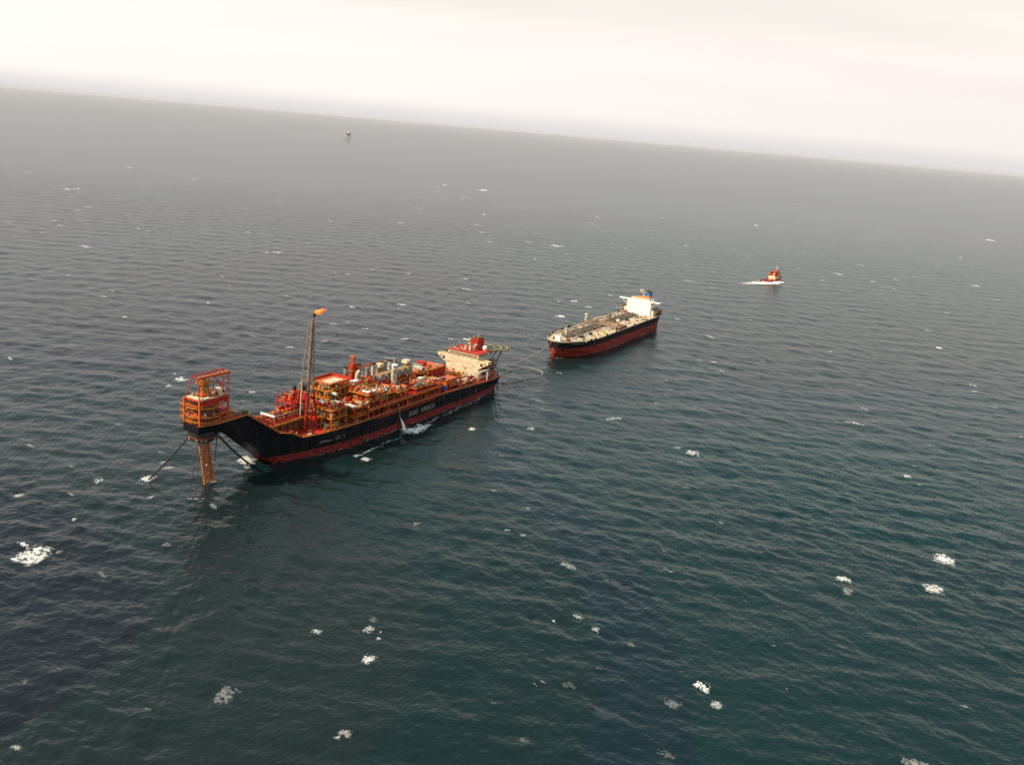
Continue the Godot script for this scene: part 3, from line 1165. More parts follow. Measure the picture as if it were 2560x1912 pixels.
	for p in [[81.0, -9.5], [93.5, -9.5]]:
		rod(ex, "stack", Vector3(p[0], 26, p[1]), Vector3(p[0], 37.4, p[1]), 1.5, "grey")
		rod(ex, "stack_rim", Vector3(p[0], 37.4, p[1]), Vector3(p[0], 37.9, p[1]), 1.8, "dark")
		for y in [29.0, 33.0]:
			rod(ex, "stack_band", Vector3(p[0], y, p[1]), Vector3(p[0], y + 0.8, p[1]), 1.6, "red")
	rod(ex, "inlet_elbow", Vector3(85.0, 30, -4.0), Vector3(85.0, 34.0, -4.0), 1.1, "cream")
	rod(ex, "inlet_elbow", Vector3(85.0, 34.0, -4.0), Vector3(87.4, 35.2, -4.0), 1.1, "cream")

	# pedestal crane, boom laid down aft
	var cr := group_part("pedestal_crane", r)
	rod(cr, "pedestal", Vector3(88.0, 14, -10), Vector3(88.0, 34, -10), 1.7, "red")
	rod(cr, "slew_ring", Vector3(88.0, 34, -10), Vector3(88.0, 35.0, -10), 2.2, "ochre")
	var st := mb()
	for p in [Vector2(-1.4, -1.3), Vector2(1.4, -1.3), Vector2(-1.4, 1.3), Vector2(1.4, 1.3)]:
		stube(st, Vector3(88 + p.x, 35, -10 + p.y), Vector3(88 + p.x * 0.55, 43.0, -10 + p.y * 0.55), 0.35, 5)
	for k in 4:
		var y := 36.0 + k * 1.9
		stube(st, Vector3(86.8, y, -8.8), Vector3(89.2, y + 1.8, -8.8), 0.2, 4)
		stube(st, Vector3(89.2, y, -8.8), Vector3(89.2, y + 1.8, -11.2), 0.2, 4)
		stube(st, Vector3(86.8, y, -11.2), Vector3(89.2, y + 1.8, -11.2), 0.2, 4)
		stube(st, Vector3(86.8, y, -8.8), Vector3(86.8, y + 1.8, -11.2), 0.2, 4)
	build(cr, "crane_mast", st, "orange")
	box(cr, "mast_head", Vector3(88, 43.4, -10), Vector3(2.6, 1.0, 2.6), "orange")
	box(cr, "machinery_house", Vector3(88, 36.8, -10), Vector3(4.2, 3.2, 3.6), "red")
	box(cr, "operator_cab", Vector3(90.4, 36.0, -7.6), Vector3(2.0, 2.4, 1.8), "orange")
	st = mb()
	for s in [[-0.9, 0.0], [0.9, 0.0], [0.0, 1.5]]:
		stube(st, Vector3(90, 35.0 + s[1], -10 + s[0]), Vector3(124, 33.6 + s[1] * 0.4, -12 + s[0] * 0.5), 0.24, 5)
	for k in 14:
		var f := k / 14.0
		var a := Vector3(90, 35, -10).lerp(Vector3(124, 33.6, -12), f)
		var b := Vector3(90, 35, -10).lerp(Vector3(124, 33.6, -12), f + 0.07)
		stube(st, a + Vector3(0, 0, -0.9 + 0.4 * f), b + Vector3(0, 1.5 - f, 0), 0.14, 4)
		stube(st, a + Vector3(0, 0, 0.9 - 0.4 * f), b + Vector3(0, 1.5 - f, 0), 0.14, 4)
		stube(st, a + Vector3(0, 0, -0.9 + 0.4 * f), b + Vector3(0, 0, 0.9 - 0.4 * f), 0.14, 4)
	build(cr, "crane_boom", st, "orange")

	# turbine hall: a row of grey casings with intake hoods
	var tb := group_part("turbine_hall", r)
	box(tb, "plinth", Vector3(120, 26.2, -6.5), Vector3(37, 1.0, 17), "red")
	for k in 6:
		var u := 105.0 + k * 6.0
		box(tb, "turbine_casing", Vector3(u, 28.3, -1.0), Vector3(4.6, 3.4, 6.2), "grey")
		box(tb, "intake_hood", Vector3(u, 30.4, -0.6), Vector3(4.0, 0.9, 4.6), "tan")
		rod(tb, "turbine_exhaust", Vector3(u, 26.5, -11), Vector3(u, 33.2 + (k % 2), -11), 1.35, ["grey", "white", "grey"][k % 3])
		if k in [1, 4]:
			rod(tb, "exhaust_rim", Vector3(u, 33.2 + (k % 2), -11), Vector3(u, 33.8 + (k % 2), -11), 1.6, "dark")
	for k in 2:
		box(tb, "air_intake", Vector3(114.5 + k * 22.0, 33.4, -9.0 + k * 6.0), Vector3(5.2, 2.0, 4.2), "cream", 0.1)
		box(tb, "air_duct", Vector3(116.0 + k * 22.0, 30.4, -9.0 + k * 6.0), Vector3(3.0, 4.4, 3.4), "tan")
	# tall pale vent stack
	var vs := group_part("vent_stack", r)
	rod(vs, "stack", Vector3(111.5, 19.5, 5.8), Vector3(111.5, 36.6, 5.8), 1.95, "white")
	rod(vs, "stack_top", Vector3(111.5, 36.6, 5.8), Vector3(111.5, 37.2, 5.8), 2.05, "clean_white")
	rod(vs, "side_pipe", Vector3(108.9, 19.5, 6.6), Vector3(108.9, 33, 6.6), 0.4, "cream")
	for y in [23.5, 28.5, 33.0]:
		rod(vs, "stack_band", Vector3(111.5, y, 5.8), Vector3(111.5, y + 0.4, 5.8), 2.1, "tan")

	# laydown deck with an orange roof
	var ld := group_part("laydown_deck", r)
	box(ld, "roof_deck", Vector3(160.5, 24.4, -4.5), Vector3(33, 0.5, 15), "orange")
	box(ld, "edge_beam", Vector3(160.5, 24.5, 3.2), Vector3(33.4, 1.0, 0.5), "ochre")
	box(ld, "edge_beam", Vector3(143.8, 24.5, -4.5), Vector3(0.5, 1.0, 15), "yellow")
	box(ld, "side_wall", Vector3(163.0, 21.2, 2.6), Vector3(27, 6.0, 0.3), "red")
	box(ld, "side_wall", Vector3(176.6, 20.0, -4.5), Vector3(0.3, 8.4, 14.6), "red")
	for k in 6:
		beam(ld, "column", Vector3(145 + k * 6.2, 13, 2.9), Vector3(145 + k * 6.2, 24, 2.9), 0.6, 0.6, "red")
		beam(ld, "column", Vector3(145 + k * 6.2, 13, -11.6), Vector3(145 + k * 6.2, 24, -11.6), 0.6, 0.6, "red")
	rod(ld, "slant_brace", Vector3(146.5, 18.5, 3.4), Vector3(150.5, 24.0, 3.4), 0.3, "tan")
	for k in 5:
		box(ld, "deck_unit", Vector3(147 + k * 5.4, 25.5, 0.6 - (k % 2) * 2.2), Vector3(2.0, 1.8, 1.6), ["orange", "red", "tan", "red", "white"][k], k * 0.5)
	# aft port houses, tanks and the blue drum
	var ap := group_part("aft_utilities", r)
	rod(ap, "white_tank", Vector3(133.0, 21.0, 12.0), Vector3(133.0, 25.4, 12.0), 1.7, "white")
	rod(ap, "tank_top", Vector3(133.0, 25.4, 12.0), Vector3(133.0, 25.7, 12.0), 1.75, "clean_white")
	box(ap, "red_house", Vector3(124.0, 17.4, 13.6), Vector3(10.0, 8.2, 8.2), "red")
	box(ap, "house_roof", Vector3(124.0, 21.8, 13.6), Vector3(10.6, 0.5, 8.8), "orange")
	for k in 5:
		box(ap, "olive_valve", Vector3(136.5 + k * 1.8, 23.2 + 0.4 * (k % 2), 9.0 + (k % 3)), Vector3(1.5, 1.4, 1.3), "olive", k * 0.5)
	beam(ap, "red_pillar", Vector3(143.5, 12.6, 20.0), Vector3(143.5, 21.0, 20.0), 2.6, 1.6, "red")
	rod(ap, "blue_drum", Vector3(153.4, 15.0, 17.4), Vector3(153.4, 15.0, 19.2), 2.3, "blue")
	rod(ap, "drum_hub", Vector3(153.4, 15.0, 19.2), Vector3(153.4, 15.0, 19.5), 0.7, "steel")
	box(ap, "drum_stand", Vector3(153.4, 12.9, 18.2), Vector3(4.0, 0.9, 2.6), "red")
	box(ap, "orange_house", Vector3(164.5, 16.6, 13.0), Vector3(13.0, 5.6, 7.6), "orange")
	box(ap, "house_roof", Vector3(164.5, 19.6, 13.0), Vector3(13.8, 0.5, 8.4), "orange")
	box(ap, "house_opening", Vector3(161.2, 15.4, 16.85), Vector3(2.4, 2.4, 0.12), "dark")
	box(ap, "house_opening", Vector3(167.0, 15.4, 16.85), Vector3(1.6, 2.4, 0.12), "ochre")
	box(ap, "blue_skid", Vector3(158.6, 20.5, 13.6), Vector3(4.0, 1.0, 1.2), "blue")
	box(ap, "orange_house", Vector3(178.0, 16.0, 3.0), Vector3(12.0, 7.0, 9.0), "orange")
	for k in 3:
		ball(ap, "tan_tank", Vector3(183.5 + k * 4.6, 15.4, 11.6), Vector3(4.0, 3.6, 3.6), ["tan", "olive", "steel"][k])
	# light railings of the aft decks
	var hr2 := mb()
	rail(hr2, [Vector3(150, 13.2, 20.8), Vector3(188, 11.8, 20.8), Vector3(222, 9.8, 18.8)], 1.2, 0.09, 2.0)
	build(ap, "handrail", hr2, "orange")
	# the outfall that hangs over the port side
	var of := group_part("overboard_pipe", r)
	rod(of, "discharge_elbow", Vector3(96.2, 15.4, 19.8), Vector3(96.2, 16.6, 22.0), 0.35, "grey")
	rod(of, "discharge_pipe", Vector3(96.2, 16.6, 22.0), Vector3(97.6, 7.6, 22.2), 0.32, "grey")


func accommodation(r: Node3D) -> void:
	var a := group_part("accommodation_block", r)
	var u0 := 204.0
	var yb := 10.5
	# front wall flares out into the bridge wings
	var prof := [Vector2(14.2, yb), Vector2(14.2, 19.0), Vector2(22.2, 23.6), Vector2(22.2, 25.6)]
	var st := mb()
	for i in prof.size() - 1:
		var p: Vector2 = prof[i]
		var q: Vector2 = prof[i + 1]
		quad(st, Vector3(u0, q.y, -q.x), Vector3(u0, q.y, q.x), Vector3(u0, p.y, p.x), Vector3(u0, p.y, -p.x))
		var back0 := u0 + (18.0 if i == 0 else 4.5)
		for s in [-1.0, 1.0]:
			if s > 0:
				quad(st, Vector3(u0, q.y, q.x), Vector3(back0, q.y, q.x), Vector3(back0, p.y, p.x), Vector3(u0, p.y, p.x))
			else:
				quad(st, Vector3(u0, p.y, -p.x), Vector3(back0, p.y, -p.x), Vector3(back0, q.y, -q.x), Vector3(u0, q.y, -q.x))
		if i > 0:
			quad(st, Vector3(back0, p.y, -p.x), Vector3(back0, p.y, p.x), Vector3(back0, q.y, q.x), Vector3(back0, q.y, -q.x))
	build(a, "front_wall", st, "cream")
	box(a, "wing_deck", Vector3(u0 + 2.3, 24.3, 0), Vector3(4.4, 0.3, 44.0), "tan")
	box(a, "upper_house", Vector3(u0 + 11.0, 22.3, 0), Vector3(14.5, 6.2, 27.0), "white")
	box(a, "lower_house", Vector3(u0 + 9.2, 14.6, 0), Vector3(17.6, 8.4, 28.2), "white")
	box(a, "aft_house", Vector3(u0 + 20.0, 15.4, -0.5), Vector3(8.0, 9.0, 24.0), "tan")
	for s in [-1.0, 1.0]:
		box(a, "wing_opening", Vector3(u0 - 0.06, 22.4, 16.6 * s), Vector3(0.12, 2.0, 2.0), "dark")
		box(a, "wing_opening", Vector3(u0 - 0.06, 23.4, 19.3 * s), Vector3(0.12, 1.0, 1.2), "dark")
	# wheelhouse with its window band
	box(a, "wheelhouse", Vector3(u0 + 7.6, 26.9, -0.6), Vector3(12.6, 3.4, 26.4), "cream")
	for k in 17:
		box(a, "window", Vector3(u0 + 1.25, 27.4, -12.2 + k * 1.45), Vector3(0.12, 0.9, 1.15), "glass")
	for k in 8:
		box(a, "window", Vector3(u0 + 3.0 + k * 1.5, 27.4, 12.65), Vector3(1.1, 0.9, 0.12), "glass")
	for k in 9:
		box(a, "porthole", Vector3(u0 - 0.03, 20.6, -12.0 + k * 3.0), Vector3(0.1, 0.4, 0.4), "pipe_brown")
		if k % 2:
			box(a, "porthole", Vector3(u0 - 0.03, 17.6, -12.0 + k * 3.0), Vector3(0.1, 0.4, 0.4), "pipe_brown")
	for k in 11:
		box(a, "rust_streak", Vector3(u0 - 0.03, 22.6 - (k % 3) * 0.6, -11.0 + k * 2.1), Vector3(0.04, 1.2 + (k % 4) * 0.4, 0.22), "pink")
	box(a, "visor", Vector3(u0 + 1.2, 26.2, -0.6), Vector3(0.5, 0.3, 26.6), "brown")
	box(a, "monkey_island", Vector3(u0 + 10.6, 28.9, -0.6), Vector3(19.0, 0.4, 27.0), "red_deck")
	st = mb()
	rail(st, [Vector3(u0 + 1.4, 29.1, -14), Vector3(u0 + 1.4, 29.1, 12.8), Vector3(u0 + 20, 29.1, 12.8), Vector3(u0 + 20, 29.1, -14), Vector3(u0 + 1.4, 29.1, -14)], 1.2, 0.08, 1.8)
	build(a, "roof_handrail", st, "pink")
	st = mb()
	rail(st, [Vector3(u0 + 4.4, 25.6, -22), Vector3(u0, 25.6, -22), Vector3(u0, 25.6, -13)], 1.2, 0.1, 1.2)
	build(a, "wing_handrail", st, "tan")
	for k in 4:
		rod(a, "aerial", Vector3(u0 + 4 + k * 4.0, 29, -13.4), Vector3(u0 + 4 + k * 4.0, 32.2 + (k % 2), -13.4), 0.10, "cream")
	# side decks and stair towers of the block
	for y in [14.4, 18.6, 22.4]:
		box(a, "side_deck", Vector3(u0 + 13, y, 15.4), Vector3(18.0, 0.3, 3.2), "brown")
		st = mb()
		rail(st, [Vector3(u0 + 5, y, 17), Vector3(u0 + 22, y, 17), Vector3(u0 + 22, y, 14)], 1.1, 0.08, 1.8)
		build(a, "deck_handrail", st, "tan")
	for k in 8:
		box(a, "side_unit", Vector3(u0 + 5.5 + k * 2.1, 16.0 + (k % 3) * 3.6, 14.6), Vector3(1.5, 2.0, 1.0), ["red", "brown", "tan", "white", "red"][k % 5])
	for k in 2:
		beam(a, "stair", Vector3(u0 + 20.0, 11 + k * 5, 17.6), Vector3(u0 + 24.0, 16 + k * 5, 17.6), 1.2, 0.4, "white")
	# mast, funnel, domes
	var m := group_part("radar_mast", r)
	rod(m, "mast_column", Vector3(u0 + 10.2, 29, -1.0), Vector3(u0 + 10.2, 38.6, -1.0), 0.75, "cream")
	box(m, "mast_platform", Vector3(u0 + 10.2, 33.6, -1.0), Vector3(3.8, 0.3, 4.4), "tan")
	box(m, "mast_platform", Vector3(u0 + 10.2, 36.4, -1.0), Vector3(2.6, 0.3, 3.0), "tan")
	box(m, "radar_scanner", Vector3(u0 + 8.8, 37.0, -3.4), Vector3(0.5, 0.5, 5.2), "clean_white")
	rod(m, "mast_top", Vector3(u0 + 10.2, 38.6, -1.0), Vector3(u0 + 10.2, 41.0, -1.0), 0.5, "pipe_brown")
	for p in [[-2.2, -2.0], [-1.6, 1.6], [2.0, 0.6], [0.4, 3.4]]:
		box(m, "mast_unit", Vector3(u0 + 10.2 + p[0], 31.0, -1.0 + p[1]), Vector3(1.0, 3.6, 1.0), "cream")
	for k in 12:
		box(m, "roof_unit", Vector3(u0 + 4 + (k % 4) * 1.9, 29.7, -11 + (k / 4) * 3.4), Vector3(0.8, 1.2, 0.7), ["pink", "cream", "red"][k % 3])
	var f := group_part("funnel", r)
	box(f, "funnel_casing", Vector3(u0 + 19.6, 30.0, 0.0), Vector3(8.6, 14.0, 6.4), "red")
	box(f, "funnel_cap", Vector3(u0 + 19.6, 37.1, 0.0), Vector3(8.0, 0.4, 5.8), "brown")
	for k in 5:
		rod(f, "exhaust_pipe", Vector3(u0 + 16.8 + k * 1.4, 37.0, -1.4 + (k % 2) * 2.4), Vector3(u0 + 16.8 + k * 1.4, 39.2, -1.4 + (k % 2) * 2.4), 0.55, ["grey", "tan", "steel"][k % 3])
	box(f, "funnel_louvre", Vector3(u0 + 24.1, 34.6, 0.6), Vector3(0.5, 3.2, 4.4), "tan")
	var dm := group_part("radome", r)
	ball(dm, "dome", Vector3(u0 + 16.0, 31.4, 9.0), Vector3(3.6, 3.8, 3.6), "clean_white")
	rod(dm, "dome_foot", Vector3(u0 + 16.0, 29.0, 9.0), Vector3(u0 + 16.0, 30.0, 9.0), 0.8, "cream")
	ball(dm, "dome", Vector3(u0 + 12.4, 33.2, 3.2), Vector3(2.3, 2.4, 2.3), "white")
	rod(dm, "dome_foot", Vector3(u0 + 12.4, 29.0, 3.2), Vector3(u0 + 12.4, 32.4, 3.2), 0.3, "cream")
	# helideck over the stern
	var h := group_part("helideck", r)
	var hc := Vector3(237.0, 29.0, 6.6)
	var rad := 11.5
	st = mb()
	var oct := []
	for k in 8:
		var p := TAU * (k + 0.5) / 8.0
		oct.append(hc + Vector3(cos(p), 0, sin(p)) * rad)
	for k in 8:
		var p: Vector3 = oct[k]
		var q: Vector3 = oct[(k + 1) % 8]
		for v in [hc, p, q]:
			st.add_vertex(v)
		quad(st, p, p + Vector3.DOWN * 0.8, q + Vector3.DOWN * 0.8, q)
		for v in [hc + Vector3.DOWN * 0.8, q + Vector3.DOWN * 0.8, p + Vector3.DOWN * 0.8]:
			st.add_vertex(v)
	build(h, "landing_deck", st, "green")
	st = mb()
	ring_mark(st, hc + Vector3.UP * 0.03, 5.6, 6.3)
	build(h, "aiming_circle", st, "cream")
	st = mb()
	for k in 8:
		var p: Vector3 = hc + (oct[k] - hc) * 0.95 + Vector3.UP * 0.03
		var q: Vector3 = hc + (oct[(k + 1) % 8] - hc) * 0.95 + Vector3.UP * 0.03
		var inp := (hc - p).normalized() * 0.5
		var inq := (hc - q).normalized() * 0.5
		quad(st, p, q, q + Vector3(inq.x, 0, inq.z), p + Vector3(inp.x, 0, inp.z))
	build(h, "perimeter_line", st, "cream")
	for s in [[-0.9, 0.0, 0.5, 3.2], [0.9, 0.0, 0.5, 3.2], [0.0, 0.0, 1.4, 0.5]]:
		box(h, "letter_stroke", hc + Vector3(s[0], 0.03, s[1]), Vector3(s[2], 0.05, s[3]), "white")
	st = mb()
	for k in 8:
		var p: Vector3 = oct[k]
		var q: Vector3 = oct[(k + 1) % 8]
		var po := (p - hc).normalized() * 1.5 + Vector3.UP * 0.1
		var qo := (q - hc).normalized() * 1.5 + Vector3.UP * 0.1
		stube(st, p + po, q + qo, 0.1, 4)
		for n in 5:
			stube(st, p.lerp(q, n / 5.0), (p + po).lerp(q + qo, n / 5.0), 0.07, 3)
	build(h, "safety_net", st, "tan")
	for p in [[228.5, 10.0, 230.0, 1.0], [231.0, 10.0, 237.0, 14.0], [230.0, 10.0, 245.0, 6.0], [229.0, 10.0, 243.0, 12.0], [228.0, 18.0, 234.0, 8.0]]:
		rod(h, "support_strut", Vector3(p[0], p[1], clampf(p[3], -12, 12) * 0.8), Vector3(p[2], 28.2, p[3]), 0.45, "steel")
	for k in 4:
		beam(h, "deck_girder", Vector3(229.0, 27.8, 0.0 + k * 4.4), Vector3(246.0, 27.8, 0.0 + k * 4.4), 0.5, 0.9, "dark")
	box(h, "foam_station", hc + Vector3(10.6, -1.6, 6.0), Vector3(2.4, 2.6, 2.4), "pink")
	# davits of the port lifeboat and the provision boom
	var d := group_part("davit", r)
	for u in [211.0, 218.0]:
		beam(d, "davit_arm", Vector3(u, 10.4, 18.0), Vector3(u, 17.6, 19.6), 0.5, 0.5, "white")
		beam(d, "davit_arm", Vector3(u, 17.6, 19.6), Vector3(u, 17.8, 21.4), 0.4, 0.4, "white")
	var pb := group_part("provision_boom", r)
	beam(pb, "boom", Vector3(191.0, 18.2, 17.0), Vector3(207.5, 19.2, 20.4), 0.6, 0.6, "clean_white")
	beam(pb, "boom", Vector3(188.0, 14.2, 18.0), Vector3(201.0, 17.8, 18.4), 0.5, 0.5, "cream")
	rod(pb, "boom_post", Vector3(207.5, 9.8, 20.0), Vector3(207.5, 19.2, 20.0), 0.35, "clean_white")
	rod(pb, "boom_post", Vector3(195.5, 11.0, 17.6), Vector3(195.5, 18.6, 17.6), 0.35, "cream")
	# stern gear and the dangling dark hose
	var sg := group_part("stern_gear", r)
	box(sg, "hose_reel_house", Vector3(229.0, 13.4, 8.0), Vector3(5.0, 7.4, 7.0), "tan")
	box(sg, "stern_winch", Vector3(230.0, 10.4, -4.0), Vector3(3.0, 2.6, 5.0), "brown")
	rod(sg, "offloading_hose", Vector3(236.6, 13.0, 12.0), Vector3(237.4, -1.0, 12.4), 0.45, "dark")
	beam(sg, "hose_arm", Vector3(229.0, 14.4, 11.5), Vector3(236.8, 13.6, 12.0), 0.8, 0.8, "brown")
	rod(sg, "stern_post", Vector3(226.0, 9.5, 15.6), Vector3(226.5, 21.0, 15.6), 0.3, "cream")


func ring_mark(st: SurfaceTool, c: Vector3, r0: float, r1: float, n := 40) -> void:
	for i in n:
		var a := TAU * i / n
		var b := TAU * (i + 1) / n
		var d1 := Vector3(cos(a), 0, sin(a))
		var d2 := Vector3(cos(b), 0, sin(b))
		quad(st, c + d1 * r0, c + d1 * r1, c + d2 * r1, c + d2 * r0)


func on_ship(p: Vector3) -> Vector3:
	return Transform3D(Basis(Vector3.UP, SHIP_TURN), SHIP_AT) * p


# things that lie on the ship or hang from it without being part of it
func ship_cargo() -> void:
	var spots := [
		[Vector3(150.5, 24.7, -2.2), "white", "pale ribbed container lying nearest the vent stack on the orange deck"],
		[Vector3(155.5, 24.7, -6.4), "grey", "grey white container between the pale one and the red one"],
		[Vector3(164.0, 24.7, -9.0), "red", "bright red container at the far edge of the orange laydown deck"]]
	for s in spots:
		var t := thing("shipping_container", s[2], "container", on_ship(s[0]), SHIP_TURN + PI / 2.0, "containers on the laydown deck")
		var w := 7.6 if s[1] != "red" else 6.4
		var c: String = s[1] if s[1] != "red" else "red_deck"
		box(t, "body", Vector3(0, 1.35, 0), Vector3(w, 2.6, 2.9), c)
		var st := mb()
		for k in 12:
			for z in [-1.5, 1.5]:
				sbox(st, Vector3(-w * 0.5 + 0.4 + k * (w - 0.8) / 11.0, 1.35, z), Vector3(0.22, 2.3, 0.12))
		build(t, "corrugation", st, c)
		for x in [-w * 0.5 - 0.05, w * 0.5 + 0.05]:
			box(t, "door", Vector3(x, 1.3, 0), Vector3(0.1, 2.2, 2.5), "steel" if s[1] != "red" else "red")
		box(t, "roof", Vector3(0, 2.72, 0), Vector3(w - 0.2, 0.14, 2.7), c)
	var boats := [[Vector3(214.5, 14.8, 20.6), "orange enclosed lifeboat hung from white davits beside the cream accommodation block"]]
	for s in boats:
		lifeboat(on_ship(s[0]), SHIP_TURN, s[1], "tug_orange", 8.6)
	# the flame of the flare
	var tip := on_ship(Vector3(32.4, 81.4, 5.4))
	var f := thing("flare_flame", "orange yellow gas flame blowing sideways from the flare tower's tip", "flame", tip)
	var st2 := mb()
	var rng := RandomNumberGenerator.new()
	rng.seed = 3
	var dir := Vector3(1.0, 0.30, -0.1).normalized()
	var side := dir.cross(Vector3.UP).normalized()
	var upv := side.cross(dir)
	var rings := []
	for layer in 2:
		st2 = mb()
		rings = []
		var rads := [0.18, 0.55, 0.95, 0.8, 1.1, 0.7, 0.5, 0.15, 0.02] if layer == 0 else [0.3, 0.9, 1.2, 1.45, 1.15, 1.35, 0.75, 0.6, 0.02]
		for k in rads.size():
			var pts := []
			for i in 12:
				var a := TAU * i / 12.0
				var rr: float = rads[k] * (0.6 + 0.7 * rng.randf())
				pts.append(dir * (k * (0.62 if layer == 0 else 0.86) + rng.randf_range(-0.25, 0.25)) + (side * cos(a) + upv * sin(a)) * rr + Vector3.UP * (sin(k * 1.3) * 0.3 + k * 0.06))
			rings.append(pts)
		for k in rings.size() - 1:
			for i in 12:
				quad(st2, rings[k][i], rings[k + 1][i], rings[k + 1][(i + 1) % 12], rings[k][(i + 1) % 12])
		build(f, "flame_core" if layer == 0 else "flame_tongue", st2, "flame" if layer == 0 else "flame_edge")
	var l := OmniLight3D.new()
	l.name = "flame_light"
	l.light_color = Color(1.0, 0.6, 0.2)
	l.light_energy = 6.0
	l.light_size = 1.0
	l.omni_range = 120.0
	l.omni_attenuation = 2.0
	l.shadow_enabled = true
	add_child(l)
	l.position = tip + Vector3(2.0, -2.6, 2.6)
	# water pumped overboard
	var w := thing("water_jet", "white water jet pouring from the overboard pipe on the port side", "water jet", on_ship(Vector3(97.6, 0, 22.3)), SHIP_TURN)
	st2 = mb()
	var rings2 := []
	for k in 9:
		var q := k / 8.0
		var c := Vector3(q * 3.0, 7.7 * (1.0 - q * q * 0.55 - q * 0.45), q * 1.4)
		var pts := []
		for i in 9:
			var a := TAU * i / 9.0
			var rr := lerpf(0.18, 1.15, q) * (0.85 + 0.3 * rng.randf())
			pts.append(c + Vector3(cos(a) * rr, 0, sin(a) * rr))
		rings2.append(pts)
	for k in 8:
		for i in 9:
			quad(st2, rings2[k][i], rings2[k][(i + 1) % 9], rings2[k + 1][(i + 1) % 9], rings2[k + 1][i])
	build(w, "jet", st2, "clean_white")


func lifeboat(at: Vector3, turn: float, label: String, m: String, l: float, group := "") -> void:
	var t := thing("lifeboat", label, "lifeboat", at, turn, group)
	var st := mb()
	var rings := []
	for k in 9:
		var q := k / 8.0 * 2.0 - 1.0
		var w := sqrt(maxf(0.02, 1.0 - q * q)) * l * 0.18
		var pts := []
		for i in 12:
			var a := TAU * i / 12.0
			pts.append(Vector3(q * l * 0.5, sin(a) * w * 0.95 + 0.1 * q * q * l, cos(a) * w))
		rings.append(pts)
	for k in 8:
		for i in 12:
			quad(st, rings[k][i], rings[k][(i + 1) % 12], rings[k + 1][(i + 1) % 12], rings[k + 1][i])
	build(t, "boat_hull", st, m)
	box(t, "canopy", Vector3(0.1 * l, l * 0.17, 0), Vector3(l * 0.3, l * 0.1, l * 0.18), m)
	box(t, "window", Vector3(0.1 * l, l * 0.18, 0), Vector3(l * 0.26, l * 0.04, l * 0.19), "glass")
	for x in [-0.33, 0.33]:
		rod(t, "fall_wire", Vector3(x * l, l * 0.16, 0), Vector3(x * l, l * 0.34, 0), 0.1, "steel")

# ------------------------------------------------------------------ moorings of the production ship

func chain(a: Vector3, b: Vector3, sag: float, r: float, label: String) -> void:
	var t := thing("mooring_chain", label, "mooring chain", a, 0.0, "mooring chains of the bow turret")
	var st := mb()
	var prev := Vector3.ZERO
	var d := b - a
	for k in 14:
		var q := (k + 1) / 14.0
		var p := d * q + Vector3.DOWN * sag * 4.0 * q * (1.0 - q)
		stube(st, prev, p, r, 6)
		prev = p
	# studs at the links' pitch roughen the outline
	var n := int(d.length() / 1.1)
	for k in n:
		var q := (k + 0.5) / n
		var p := d * q + Vector3.DOWN * sag * 4.0 * q * (1.0 - q)
		sbox(st, p, Vector3.ONE * r * 2.3)
	build(t, "chain_run", st, "chain")
	box(t, "chain_shackle", Vector3(0, 0, 0), Vector3(0.9, 1.1, 0.9), "steel")


func moorings() -> void:
	chain(on_ship(Vector3(-50.3, 25.4, -4.4)), on_ship(Vector3(-62.4, -2.5, -24.4)), 0.8, 0.34, "dark chain slanting down to the left of the orange riser pipes")
	chain(on_ship(Vector3(-39.2, 25.6, 4.6)), on_ship(Vector3(-6.5, -2.5, -3.0)), 1.0, 0.36, "dark chain running back from the turret under the raked black bow")
	chain(on_ship(Vector3(-51.2, 25.0, 3.0)), on_ship(Vector3(-66.6, -2, 12.6)), 0.3, 0.2, "thin near vertical chain, leftmost of the three before the riser pipes")
	chain(on_ship(Vector3(-50.2, 25.0, 4.6)), on_ship(Vector3(-65.4, -2, 15.5)), 0.3, 0.2, "thin near vertical chain, middle one of the three before the riser pipes")
	chain(on_ship(Vector3(-48.8, 25.0, 5.8)), on_ship(Vector3(-62.4, -2, 16.9)), 0.3, 0.2, "thin near vertical chain, nearest the riser pipes of the three")
	chain(on_ship(Vector3(-40.2, 25.0, 4.8)), on_ship(Vector3(-20.0, -2, -18.2)), 0.3, 0.2, "thin chain just right of the orange riser pipes")
	var t := thing("riser_column", "bundle of orange riser pipes dropping from the turret into the sea", "riser", on_ship(Vector3(-43.0, 0, 2.6)), SHIP_TURN)
	var ends := [[-2.5, 0.0], [-0.7, 0.9], [0.9, -0.5], [2.4, 0.6]]
	for e in ends:
		rod(t, "riser_pipe", Vector3(-2.2 + e[0], 24.4, -2.2 + e[1]), Vector3(e[0] * 1.05, -3.0, e[1]), 0.85, "riser")
	box(t, "spacer", Vector3(-1.5, 16.0, -1.4), Vector3(5.6, 0.4, 2.4), "riser")
	for p in [[-2.6, 10.5, 0.6], [2.6, 10.5, 1.4]]:
		ball(t, "marker_buoy", Vector3(p[0], p[1], p[2]), Vector3(1.0, 1.0, 1.0), "white")


# ------------------------------------------------------------------ the oil tanker moored astern

const TANKER_AT := Vector3(32.98, 0, -813.18)
const TANKER_TURN := 1.0867


func on_tanker(p: Vector3) -> Vector3:
	return Transform3D(Basis(Vector3.UP, TANKER_TURN), TANKER_AT) * p


